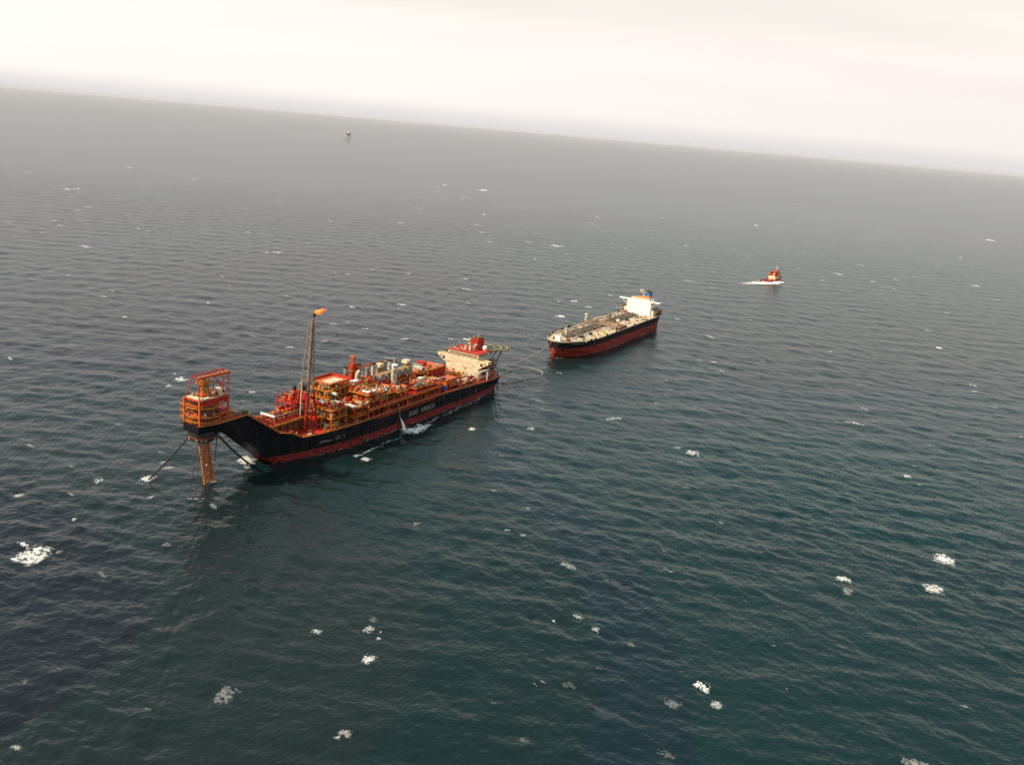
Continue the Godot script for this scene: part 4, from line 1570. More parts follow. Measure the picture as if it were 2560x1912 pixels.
func tanker() -> void:
	var r := thing("oil_tanker", "black and red oil tanker with beige deck and white bridge, moored astern", "ship", TANKER_AT, TANKER_TURN)
	var dk := [Vector3(1.6, 14.6, 0.4), Vector3(1.9, 14.6, 2.4), Vector3(3.4, 14.4, 5.0), Vector3(6.4, 14.3, 8.0), Vector3(10.5, 14.2, 10.8), Vector3(16, 14, 13.6), Vector3(25, 13.8, 16.8), Vector3(37, 13.6, 19.4), Vector3(48, 13.5, 20.5), Vector3(60, 13.5, 21), Vector3(80, 13.5, 21), Vector3(120, 13.5, 21), Vector3(160, 13.5, 21), Vector3(195, 13.5, 21), Vector3(208, 13.5, 20), Vector3(217, 13.5, 18), Vector3(223, 13.5, 15)]
	var bt := []
	var wl := []
	var low := [0.1, 0.3, 0.8, 1.8, 3.4, 6.2, 10.6, 15.6, 18.4, 20.2, 21, 21, 21, 20.6, 18.6, 16.0, 12.5]
	var mid := [0.3, 1.9, 4.2, 6.9, 9.6, 12.4, 15.8, 18.7, 20.2, 21, 21, 21, 21, 20.9, 19.4, 17.2, 14.0]
	for i in dk.size():
		var p: Vector3 = dk[i]
		bt.append(Vector3(p.x - (0.6 if i < 4 else 0.0) - (1.0 if i > 14 else 0.0), 8.7 if i < 4 else lerpf(8.6, 7.2, p.x / 223.0), mid[i]))
		wl.append(Vector3(p.x - 0.4 + (0.6 * i if i < 4 else 1.2) - (4.0 if i > 14 else 0.0), -4.0, low[i]))
	var st := mb()
	loft(st, dk, bt)
	endcap(st, dk[0], bt[0], true)
	endcap(st, dk[-1], bt[-1], false)
	build(r, "hull", st, "black")
	st = mb()
	loft(st, bt, wl)
	endcap(st, bt[0], wl[0], true)
	endcap(st, bt[-1], wl[-1], false)
	build(r, "boot_topping", st, "boot_tanker")
	var deck := []
	for p in dk:
		deck.append(Vector3(p.x, p.y - 0.3, p.z - 0.03))
	st = mb()
	across(st, deck, true)
	build(r, "main_deck", st, "tanker_deck")
	for s in [-1.0, 1.0]:
		st = mb()
		for i in dk.size() - 1:
			var a := Vector3(dk[i].x, dk[i].y + 0.1, dk[i].z * s)
			var b := Vector3(dk[i + 1].x, dk[i + 1].y + 0.1, dk[i + 1].z * s)
			stube(st, a, b, 0.25, 4)
			if i < 6:
				quad(st, a, b, b + Vector3.UP * 0.9, a + Vector3.UP * 0.9)
				quad(st, a + Vector3.UP * 0.9, b + Vector3.UP * 0.9, b, a)
		build(r, "bulwark", st, "cream")
		st = mb()
		var line := []
		for i in range(6, dk.size()):
			line.append(Vector3(dk[i].x, dk[i].y, dk[i].z * s))
		rail(st, line, 1.2, 0.07, 3.0)
		build(r, "handrail", st, "tan")
	# anchor and hawse details, a faint name on the bow
	for s in [-1.0, 1.0]:
		box(r, "anchor", Vector3(8.5, 10.6, 8.3 * s), Vector3(1.8, 2.2, 0.9), "dark", -0.9 * s)
	for k in 10:
		var u := 13.6 + k * 1.25
		box(r, "name_plate", Vector3(u, 12.3, lerp_line([Vector2(10.5, 10.3), Vector2(16, 13.2), Vector2(25, 16.5), Vector2(37, 19.3)], u) + 0.05), Vector3(0.8, 0.5 + 0.2 * (k % 2), 0.3), "grey", -0.42)
	box(r, "load_mark", Vector3(44.0, 10.2, 19.9), Vector3(1.6, 1.0, 0.25), "lettering", -0.1)
	# deck plating strips: raised doubler plates give the deck its uneven tone
	var rng := RandomNumberGenerator.new()
	rng.seed = 9
	for k in 26:
		var u := rng.randf_range(30, 190)
		var v := rng.randf_range(4, 18.5) * (1 if k % 3 else -1)
		box(r, "deck_panel", Vector3(u, 13.24, v), Vector3(rng.randf_range(4, 11), 0.06, rng.randf_range(1.5, 4)), ["pink", "tan", "cream", "olive", "tanker_deck"][rng.randi() % 5])
	for k in 14:
		beam(r, "deck_stiffener", Vector3(28 + k * 12.0, 13.35, -19.6), Vector3(28 + k * 12.0, 13.35, 19.6), 0.35, 0.35, "tanker_deck")
	# cargo pipes along the deck
	var p := group_part("cargo_piping", r)
	for k in 9:
		var v := -8.6 + k * 1.1
		var u0 := 26.0 + absf(v + 4.0) * 2.2
		rod(p, "cargo_pipe", Vector3(u0, 14.6 + 0.25 * (k % 3), v), Vector3(191, 14.6 + 0.25 * (k % 3), v + (1.5 if k > 4 else 0.0)), 0.34 + 0.1 * (k % 2), ["pipe_brown", "pipe_brown", "grey", "pipe_brown", "tan", "pipe_brown"][k % 6])
	for k in 24:
		box(p, "pipe_support", Vector3(34 + k * 6.7, 13.8, -4.0), Vector3(0.5, 1.0, 10.0), "pipe_brown")
	beam(p, "catwalk", Vector3(24, 16.2, -11.0), Vector3(193, 16.2, -11.0), 1.2, 0.2, "tanker_deck")
	for k in 9:
		beam(p, "manifold_pipe", Vector3(104.0 + k * 2.0, 15.2, -19.0), Vector3(104.0 + k * 2.0, 15.2, 19.0), 0.6, 0.6, ["pipe_brown", "pink", "tan"][k % 3])
		for s in [-1.0, 1.0]:
			box(p, "manifold_flange", Vector3(104.0 + k * 2.0, 15.2, 19.0 * s), Vector3(1.1, 1.3, 0.6), "brown")
	box(p, "drip_tray", Vector3(112.0, 13.7, 17.6), Vector3(20, 0.5, 3.4), "brown")
	box(p, "drip_tray", Vector3(112.0, 13.7, -17.6), Vector3(20, 0.5, 3.4), "tan")
	st = mb()
	for k in 230:
		var u := rng.randf_range(26, 192)
		var v := rng.randf_range(-10, 3)
		var c := Vector3(u, rng.randf_range(13.7, 16.4), v)
		if rng.randf() < 0.5:
			sbox(st, c, Vector3(rng.randf_range(0.5, 2.0), rng.randf_range(0.5, 1.5), rng.randf_range(0.5, 1.6)))
		else:
			stube(st, c, c + Vector3(rng.randf_range(-4, 4), 0, rng.randf_range(-4, 4)), 0.22, 5)
	build(p, "valve_clutter", st, "pipe_brown", "stuff")
	st = mb()
	for k in 160:
		var c := Vector3(rng.randf_range(26, 192), 14.2, rng.randf_range(-18, 18))
		sbox(st, c, Vector3(rng.randf_range(0.4, 1.6), rng.randf_range(0.5, 1.6), rng.randf_range(0.4, 1.4)))
	build(p, "small_fittings", st, "tan", "stuff")
	# hatches, winches and bollards
	var g := group_part("deck_gear", r)
	box(g, "forecastle_store", Vector3(10.6, 16.2, -0.6), Vector3(4.6, 3.9, 4.4), "clean_white")
	box(g, "store_awning", Vector3(8.6, 15.0, 1.6), Vector3(2.2, 1.6, 1.6), "clean_white")
	for q in [[17.0, 6.0, "brown"], [20.5, 4.0, "brown"], [15.5, -6.5, "brown"], [40.2, 7.4, "dark"], [43.5, 7.2, "steel"], [60.0, 8.0, "dark"], [153.0, 6.0, "dark"], [178.0, 7.0, "steel"], [186.0, 3.0, "steel"], [74.0, -14.0, "dark"], [150.0, -13.0, "brown"]]:
		box(g, "winch_bed", Vector3(q[0], 13.6, q[1]), Vector3(4.0, 0.5, 3.0), "steel")
		rod(g, "winch_drum", Vector3(q[0], 14.6, q[1] - 1.5), Vector3(q[0], 14.6, q[1] + 1.5), 1.0, q[2])
		box(g, "winch_motor", Vector3(q[0] + 1.3, 14.6, q[1] + 0.6), Vector3(1.4, 1.6, 1.2), q[2])
	for q in [[24.0, -16.2], [37.0, -19.2], [59.0, -20.4], [72.0, -20.6], [76.0, -20.4], [193.0, -19.8], [37.5, 19.3], [70.0, 20.6], [92.0, 20.6], [138.0, 20.6], [170.0, 20.6], [45.0, 20.0]]:
		rod(g, "bollard", Vector3(q[0] - 0.8, 13.3, q[1]), Vector3(q[0] - 0.8, 15.0, q[1]), 0.6, "dark")
		rod(g, "bollard", Vector3(q[0] + 0.8, 13.3, q[1]), Vector3(q[0] + 0.8, 15.0, q[1]), 0.6, "dark")
	for k in 5:
		box(g, "yellow_marking", Vector3(73.5 + k * 1.5, 13.6 + 0.1 * (k % 2), 14.4 + 0.5 * sin(k * 2.0)), Vector3(1.3, 0.5, 2.4), "bright_yellow", k * 0.4)
	box(g, "hose_box", Vector3(104.0, 14.4, 14.0), Vector3(5.0, 2.2, 3.0), "grey")
	for k in 6:
		box(g, "reducer_rack", Vector3(113 + k * 1.5, 14.2, 16.0 - (k % 2)), Vector3(1.1, 1.8, 1.1), ["brown", "tug_orange", "brown"][k % 3])
	for k in 7:
		box(g, "tank_hatch", Vector3(36 + k * 21.0, 13.8, 12.6), Vector3(1.8, 1.2, 1.8), "tan")
		box(g, "tank_hatch", Vector3(36 + k * 21.0, 13.8, -15.6), Vector3(1.8, 1.2, 1.8), "cream")
	box(g, "gangway_stow", Vector3(138.0, 14.3, -19.2), Vector3(18.0, 1.0, 1.2), "white")
	# masts and the hose crane
	var m := group_part("deck_mast", r)
	rod(m, "mast_pole", Vector3(31.0, 13.4, -3.0), Vector3(31.0, 21.6, -3.0), 0.55, "white")
	rod(m, "mast_pole", Vector3(31.0, 21.6, -3.0), Vector3(31.0, 25.4, -3.0), 0.25, "white")
	box(m, "crow_nest", Vector3(31.0, 21.6, -3.0), Vector3(1.8, 0.3, 2.4), "white")
	put(m, "vent_post", unit_cone, "white", Transform3D(Basis.from_scale(Vector3(3.2, 8.0, 3.2)), Vector3(108.5, 17.4, -19.0)))
	box(m, "post_head", Vector3(108.5, 21.8, -19.0), Vector3(2.6, 1.2, 3.2), "white")
	rod(m, "ensign_post", Vector3(195.0, 13.4, -18.4), Vector3(195.0, 18.6, -18.4), 0.5, "pink")
	var c := group_part("hose_crane", r)
	rod(c, "pedestal", Vector3(114.0, 13.4, 12.6), Vector3(114.0, 19.4, 12.6), 1.1, "pink")
	box(c, "slew_house", Vector3(114.0, 20.3, 12.4), Vector3(3.0, 1.8, 3.2), "cream")
	for s in [-0.5, 0.5]:
		beam(c, "boom", Vector3(114.5, 20.6, 12.4 + s), Vector3(131.0, 17.0, 4.0 + s), 0.4, 0.7, "pink")
	beam(c, "boom_rest", Vector3(117.0, 15.6, 2.0), Vector3(112.0, 15.8, 13.0), 0.7, 0.7, "pink")
	beam(c, "boom_rest", Vector3(119.5, 15.6, 3.0), Vector3(114.5, 15.8, 14.0), 0.7, 0.7, "pink")
	rod(c, "vent_riser", Vector3(132.0, 13.5, -4.0), Vector3(132.0, 21.6, -4.0), 0.9, "pipe_brown")
	box(c, "riser_head", Vector3(132.0, 21.2, -4.0), Vector3(2.2, 1.6, 2.2), "steel")
	# accommodation
	var h := group_part("bridge_house", r)
	var u := 198.0
	box(h, "house_front", Vector3(u + 5.0, 20.2, 0), Vector3(10.0, 13.6, 26.4), "clean_white")
	box(h, "lower_house", Vector3(u + 7.6, 16.2, 0), Vector3(13.0, 5.6, 33.0), "cream")
	box(h, "aft_house", Vector3(u + 15.0, 19.0, 0), Vector3(11.0, 11.0, 20.0), "tan")
	box(h, "bridge_deck", Vector3(u + 4.6, 27.2, 0), Vector3(8.6, 0.4, 45.0), "white")
	box(h, "wing_bulwark", Vector3(u + 0.5, 27.9, 0), Vector3(0.25, 1.3, 45.0), "clean_white")
	for s in [-1.0, 1.0]:
		box(h, "wing_end", Vector3(u + 2.6, 27.9, 22.4 * s), Vector3(4.2, 1.3, 0.25), "clean_white")
		beam(h, "wing_strut", Vector3(u + 1.0, 22.2, 13.4 * s), Vector3(u + 1.0, 27.0, 19.6 * s), 0.5, 0.6, "white")
	box(h, "wheelhouse", Vector3(u + 6.5, 28.6, 0), Vector3(8.0, 2.6, 20.0), "clean_white")
	for k in 13:
		box(h, "window", Vector3(u + 2.46, 28.9, -9.0 + k * 1.5), Vector3(0.1, 0.8, 1.0), "tan")
	for row in 4:
		for k in 9:
			box(h, "porthole", Vector3(u - 0.03, 17.0 + row * 2.6, -11.0 + k * 2.75), Vector3(0.08, 0.7, 0.9), "tan")
	box(h, "monkey_island", Vector3(u + 7.4, 30.1, 0.4), Vector3(9.6, 0.4, 17.0), "funnel_orange")
	box(h, "roof_bulwark", Vector3(u + 2.8, 30.5, 0.4), Vector3(0.25, 0.7, 17.0), "funnel_orange")
	for s in [-1.0, 1.0]:
		box(h, "roof_bulwark", Vector3(u + 7.4, 30.5, 0.4 + 8.5 * s), Vector3(9.4, 0.7, 0.25), "funnel_orange")
	for k in 6:
		box(h, "side_unit", Vector3(u + 11 + (k % 3) * 3.4, 15.2 + (k / 3) * 3.6, 14.6), Vector3(2.2, 2.4, 2.4), ["brown", "tan", "white"][k % 3])
	for y in [16.5, 20.0, 23.4]:
		box(h, "side_deck", Vector3(u + 12.5, y, 14.2), Vector3(12.0, 0.25, 3.0), "tan")
		st = mb()
		rail(st, [Vector3(u + 7, y, 15.6), Vector3(u + 18, y, 15.6)], 1.1, 0.07, 1.6)
		build(h, "deck_handrail", st, "white")
	box(h, "wing_unit", Vector3(u + 4.0, 29.6, 13.4), Vector3(2.0, 2.0, 2.0), "clean_white")
	box(h, "wing_screen", Vector3(u + 3.0, 30.0, 13.4), Vector3(0.2, 1.4, 1.2), "blue")
	rod(h, "aerial", Vector3(u + 3.0, 28, 17.0), Vector3(u + 3.0, 32.0, 17.0), 0.2, "white")
	var mm := group_part("radar_mast", r)
	rod(mm, "mast_column", Vector3(u + 9.4, 30, 0.2), Vector3(u + 9.4, 35.6, 0.2), 0.55, "white")
	box(mm, "mast_platform", Vector3(u + 9.4, 35.7, 0.2), Vector3(3.6, 0.4, 6.4), "cream")
	for k in 7:
		box(mm, "mast_unit", Vector3(u + 9.4 + sin(k * 2.1) * 1.3, 36.6 + 0.4 * (k % 2), -2.6 + k * 0.9), Vector3(1.2, 1.6, 1.0), ["white", "cream", "tan"][k % 3])
	box(mm, "radar_scanner", Vector3(u + 8.4, 38.0, -1.4), Vector3(0.4, 0.4, 5.0), "clean_white")
	var f := group_part("funnel", r)
	box(f, "funnel_base", Vector3(221.0, 20.0, 0), Vector3(8.0, 13.0, 9.0), "white")
	box(f, "funnel_lower", Vector3(221.0, 28.3, 0), Vector3(7.4, 3.8, 7.4), "funnel_orange")
	box(f, "funnel_upper", Vector3(221.0, 32.1, 0), Vector3(7.4, 3.8, 7.4), "funnel_blue")
	box(f, "funnel_cap", Vector3(221.0, 34.3, 0), Vector3(6.8, 0.6, 6.8), "dark")
	for k in 4:
		rod(f, "exhaust_pipe", Vector3(219.4 + k * 1.1, 34.5, -1.5 + (k % 2) * 2.6), Vector3(219.4 + k * 1.1, 37.2, -1.5 + (k % 2) * 2.6), 0.5, ["dark", "brown", "pink", "tan"][k])
	for s in [-1.0, 1.0]:
		box(h, "boat_platform", Vector3(212.0, 14.4, 17.6 * s), Vector3(11.0, 1.4, 4.4), "brown")
		for k in 2:
			beam(h, "davit", Vector3(208.5 + k * 7.0, 15.0, 16.4 * s), Vector3(208.5 + k * 7.0, 20.2, 18.6 * s), 0.5, 0.6, "white")
	box(g, "hydrant_house", Vector3(195.6, 14.6, -13.4), Vector3(2.4, 2.8, 2.6), "tug_orange")
	lifeboat(on_tanker(Vector3(212.0, 17.4, 19.2)), TANKER_TURN, "orange red lifeboat on the tanker's port quarter beside its white bridge", "tug_orange", 8.4)
	lifeboat(on_tanker(Vector3(204.5, 18.6, -18.6)), TANKER_TURN, "orange red lifeboat on the tanker's far side, left of its white bridge", "tug_orange", 8.0)


# ------------------------------------------------------------------ the supply vessel under way

const TUG_AT := Vector3(356.0, -0.14, -1405.5)
const TUG_TURN := 0.736


func supply_vessel() -> void:
	var r := thing("supply_vessel", "small orange red supply vessel steaming away with a white wake", "ship", TUG_AT, TUG_TURN)
	# x from the stern to the bow here
	var top := [Vector3(0, 2.6, 6.6), Vector3(8, 2.4, 7.0), Vector3(19, 2.6, 7.0), Vector3(20, 5.0, 7.0), Vector3(28, 5.4, 6.9), Vector3(36, 6.6, 5.4), Vector3(42, 8.0, 2.8), Vector3(45.5, 8.8, 0.3)]
	var low := [Vector3(1.0, -3, 6.2), Vector3(8, -3, 6.8), Vector3(19, -3, 6.8), Vector3(20, -3, 6.8), Vector3(28, -3, 6.2), Vector3(35, -3, 4.0), Vector3(39.5, -3, 1.8), Vector3(42, -3, 0.2)]
	var st := mb()
	loft(st, top, low)
	endcap(st, top[0], low[0], false)
	build(r, "hull", st, "tug_orange")
	var deck := []
	for p in top:
		deck.append(Vector3(p.x, p.y - (1.0 if p.x < 19.5 else 0.6), p.z - 0.1))
	st = mb()
	across(st, deck, true)
	build(r, "aft_deck", st, "red")
	for s in [-1.0, 1.0]:
		beam(r, "fender", Vector3(0.5, 1.9, 7.0 * s), Vector3(27, 2.2, 7.1 * s), 0.5, 0.5, "dark")
		beam(r, "cargo_rail", Vector3(1, 3.1, 6.0 * s), Vector3(19, 3.3, 6.2 * s), 0.7, 0.9, "tug_orange")
	var h := group_part("superstructure", r)
	box(h, "main_house", Vector3(26.5, 5.6, 0), Vector3(12.5, 6.0, 11.6), "cream")
	box(h, "house_door", Vector3(20.2, 4.2, 1.2), Vector3(0.12, 2.4, 1.6), "dark")
	box(h, "winch_cover", Vector3(18.6, 3.2, -1.0), Vector3(2.0, 2.0, 5.0), "pink")
	box(h, "middle_house", Vector3(28.0, 9.8, 0), Vector3(10.5, 2.8, 10.0), "tan")
	box(h, "bridge", Vector3(29.5, 12.6, 0), Vector3(8.0, 3.0, 9.2), "cream")
	for k in 5:
		box(h, "window", Vector3(25.45, 13.0, -3.4 + k * 1.7), Vector3(0.1, 1.1, 1.2), "glass")
		box(h, "window", Vector3(26.4 + k * 1.5, 13.0, 4.65), Vector3(1.1, 1.1, 0.1), "glass")
	box(h, "bridge_roof", Vector3(29.5, 14.4, 0), Vector3(9.0, 0.6, 10.0), "tug_orange")
	box(h, "monkey_house", Vector3(30.5, 15.6, 0), Vector3(4.6, 1.8, 6.0), "tug_orange")
	for s in [-1.0, 1.0]:
		box(h, "funnel", Vector3(23.0, 11.4, 4.2 * s), Vector3(3.0, 6.4, 2.2), "red")
		box(h, "funnel_cap", Vector3(23.0, 14.8, 4.2 * s), Vector3(2.4, 0.5, 1.8), "dark")
	var m := group_part("mast", r)
	rod(m, "mast_pole", Vector3(30.5, 16.4, 0), Vector3(30.5, 24.0, 0), 0.35, "cream")
	box(m, "radar_scanner", Vector3(30.5, 19.8, 0), Vector3(0.5, 0.4, 4.2), "white")
	box(m, "yard", Vector3(30.5, 21.6, 0), Vector3(0.3, 0.3, 3.2), "cream")
	var g := group_part("deck_gear", r)
	for k in 4:
		box(g, "deck_cargo", Vector3(5 + k * 3.6, 2.6, -2.6 + (k % 2) * 3.4), Vector3(2.6, 1.6, 2.2), ["brown", "red", "tug_orange", "tan"][k])
	rod(g, "stern_roller", Vector3(0.4, 1.9, -3.6), Vector3(0.4, 1.9, 3.6), 0.8, "steel")
	rod(g, "fire_monitor", Vector3(25.0, 11.2, 2.0), Vector3(25.0, 16.6, 2.0), 0.3, "red")
	box(g, "rescue_boat", Vector3(22.4, 9.4, -5.6), Vector3(4.4, 1.2, 1.6), "tug_orange")


# ------------------------------------------------------------------ a platform far off

func platform() -> void:
	var r := thing("offshore_platform", "tiny faint brownish oil platform far off below the horizon", "platform", Vector3(-1242, -3.0, -6583), 0.5)
	for x in [-14.0, 14.0]:
		for z in [-12.0, 12.0]:
			rod(r, "jacket_leg", Vector3(x * 1.15, -4, z * 1.15), Vector3(x, 22, z), 1.6, "cream")
	for s in [-1.0, 1.0]:
		rod(r, "jacket_brace", Vector3(-14, 2, 12 * s), Vector3(14, 20, 12 * s), 0.9, "cream")
		rod(r, "jacket_brace", Vector3(14 * s, 2, -12), Vector3(14 * s, 20, 12), 0.9, "cream")
	box(r, "lower_deck", Vector3(0, 23, 0), Vector3(38, 3, 30), "cream")
	box(r, "module", Vector3(3, 30, 0), Vector3(28, 11, 24), "tan")
	box(r, "upper_deck", Vector3(2, 36.5, 0), Vector3(40, 2, 30), "cream")
	box(r, "quarters", Vector3(10, 42, -2), Vector3(14, 9, 16), "cream")
	beam(r, "crane_boom", Vector3(-10, 38, 6), Vector3(-36, 52, 10), 1.6, 1.6, "cream")
	rod(r, "crane_pedestal", Vector3(-10, 36, 6), Vector3(-10, 44, 6), 2.2, "cream")


# ------------------------------------------------------------------ between the ships

func hawser_and_hose() -> void:
	var a := on_ship(Vector3(233.0, 14.4, 9.0))
	var b := on_tanker(Vector3(1.6, 13.4, -2.6))
	var t := thing("mooring_hawser", "long tan mooring rope slung from the ship's stern to the tanker's bow", "rope", a)
	var st := mb()
	var prev := Vector3.ZERO
	for k in 28:
		var q := (k + 1) / 28.0
		var p := (b - a) * q + Vector3.DOWN * 5.4 * 4.0 * q * (1.0 - q)
		stube(st, prev, p, 0.24, 6)
		prev = p
	build(t, "rope_run", st, "rope")
	for k in 6:
		var q := 0.42 + k * 0.07
		var p := (b - a) * q + Vector3.DOWN * 5.4 * 4.0 * q * (1.0 - q)
		ball(t, "float", p, Vector3(0.9, 0.9, 0.9), "orange")
	rod(t, "chafe_chain", (b - a) * 0.95 + Vector3.DOWN * 1.1, b - a, 0.34, "tug_orange")
	# the floating hose that lies in a loop on the water
	var pts := PackedVector2Array([Vector2(-13, -728), Vector2(-10, -740), Vector2(-6.4, -750), Vector2(-1.8, -757.5), Vector2(6.8, -767), Vector2(13.2, -769.4), Vector2(20, -766), Vector2(24, -760), Vector2(23.4, -751), Vector2(19.5, -743.5), Vector2(15.0, -737.0), Vector2(8.0, -729), Vector2(2.0, -721.5), Vector2(-3.0, -716.6), Vector2(-9.0, -715.4), Vector2(-16, -716.5)])
	var o := Vector3(5, 0, -745)
	var h := thing("floating_hose", "pale floating hose lying in a loop on the sea between the ships", "hose", o)
	var curve := Curve3D.new()
	for i in pts.size():
		var tan := Vector2.ZERO
		if i > 0 and i < pts.size() - 1:
			tan = (pts[i + 1] - pts[i - 1]) * 0.17
		curve.add_point(Vector3(pts[i].x, 0, pts[i].y), Vector3(-tan.x, 0, -tan.y), Vector3(tan.x, 0, tan.y))
	var l := curve.get_baked_length()
	var seg := 4.4
	var n := int(l / seg)
	for k in n:
		st = mb()
		var last := Vector3.ZERO
		for j in 5:
			var p := curve.sample_baked(minf(l, k * seg + j * seg / 4.0 * 0.94))
			p.y = sea_y(p.x, p.z) + 0.25
			p -= o
			if j > 0:
				stube(st, last, p, 0.21 if k < n * 0.68 else 0.16, 7)
			last = p
		build(h, "hose_section", st, "hose" if k < n * 0.68 else "steel")
		if k % 3 == 0:
			box(h, "hose_flange", last, Vector3(1.0, 0.9, 1.0), "tan" if k < n * 0.68 else "steel")


# ------------------------------------------------------------------ foam

func foam_patch(st: SurfaceTool, at: Vector2, along_dir: Vector2, half_l: float, half_w: float, dens: float, cell: float, noise: FastNoiseLite, streak: bool, lift := 0.10, solid := 0.0, relief := 0.22) -> void:
	# a net of foam: cells of a draped grid kept where a torn noise is high, faded by vertex alpha
	var nl := clampi(int(half_l * 2.0 / cell) + 1, 3, 70)
	var nw := clampi(int(half_w * 2.0 / cell) + 1, 3, 70)
	var side := Vector2(-along_dir.y, along_dir.x)
	var val := PackedFloat32Array()
	var pos := PackedVector3Array()
	val.resize((nl + 1) * (nw + 1))
	pos.resize((nl + 1) * (nw + 1))
	var bend := noise.get_noise_2d(at.x * 3.1, at.y * 2.7) * 0.5
	for j in nw + 1:
		var b := 2.0 * j / nw - 1.0
		for i in nl + 1:
			var a := 2.0 * i / nl - 1.0
			var off := along_dir * a * half_l + side * (b * half_w + bend * (a * a - 0.4) * half_w * 1.6)
			var p := at + off
			var f1 := 115.0 / maxf(1.0, minf(half_w, half_l))
			var n1 := noise.get_noise_2d(p.x * f1, p.y * f1)
			var n2 := 1.0 - absf(noise.get_noise_2d(p.x * f1 * 1.5 + 50.0, p.y * f1 * 1.5)) * 4.0
			var wa := a + 0.75 * noise.get_noise_2d(p.x * f1 * 0.4 + 9.0, p.y * f1 * 0.4)
			var wb := b + 0.75 * noise.get_noise_2d(p.x * f1 * 0.4, p.y * f1 * 0.4 + 40.0)
			var fall := 1.0 - sqrt(wa * wa + wb * wb)
			if streak:
				# a sharp leading edge with torn shreds trailing down the wave's back
				fall = 0.9 - wa * wa - (maxf(0.0, wb) * 0.9 + maxf(0.0, -wb) * 2.2)
			var v := fall * 1.5 + n1 * 1.9 + n2 * 0.42 - 0.62 + solid
			var k := j * (nl + 1) + i
			var edge := minf(1.0, 6.0 * (1.0 - maxf(absf(a), absf(b))))
			val[k] = (smoothstep(0.0, 1.2, v) + 0.26 * smoothstep(0.0, 0.6, fall)) * dens * edge / 1.26
			pos[k] = Vector3(p.x, sea_y(p.x, p.y) + lift + relief * val[k], p.y)
	for j in nw:
		for i in nl:
			var k := j * (nl + 1) + i
			var q := [k, k + 1, k + nl + 2, k + nl + 1]
			if val[q[0]] + val[q[1]] + val[q[2]] + val[q[3]] < 0.12:
				continue
			for id in [q[0], q[1], q[2], q[0], q[2], q[3]]:
				st.set_color(Color(1, 1, 1, val[id]))
				st.add_vertex(pos[id])


func foam_mesh(parent: Node, called: String, st: SurfaceTool) -> MeshInstance3D:
	st.generate_normals()
	var o := MeshInstance3D.new()
	o.name = numbered(called)
	o.mesh = st.commit()
	o.material_override = M["foam"]
	parent.add_child(o, true)
	return o


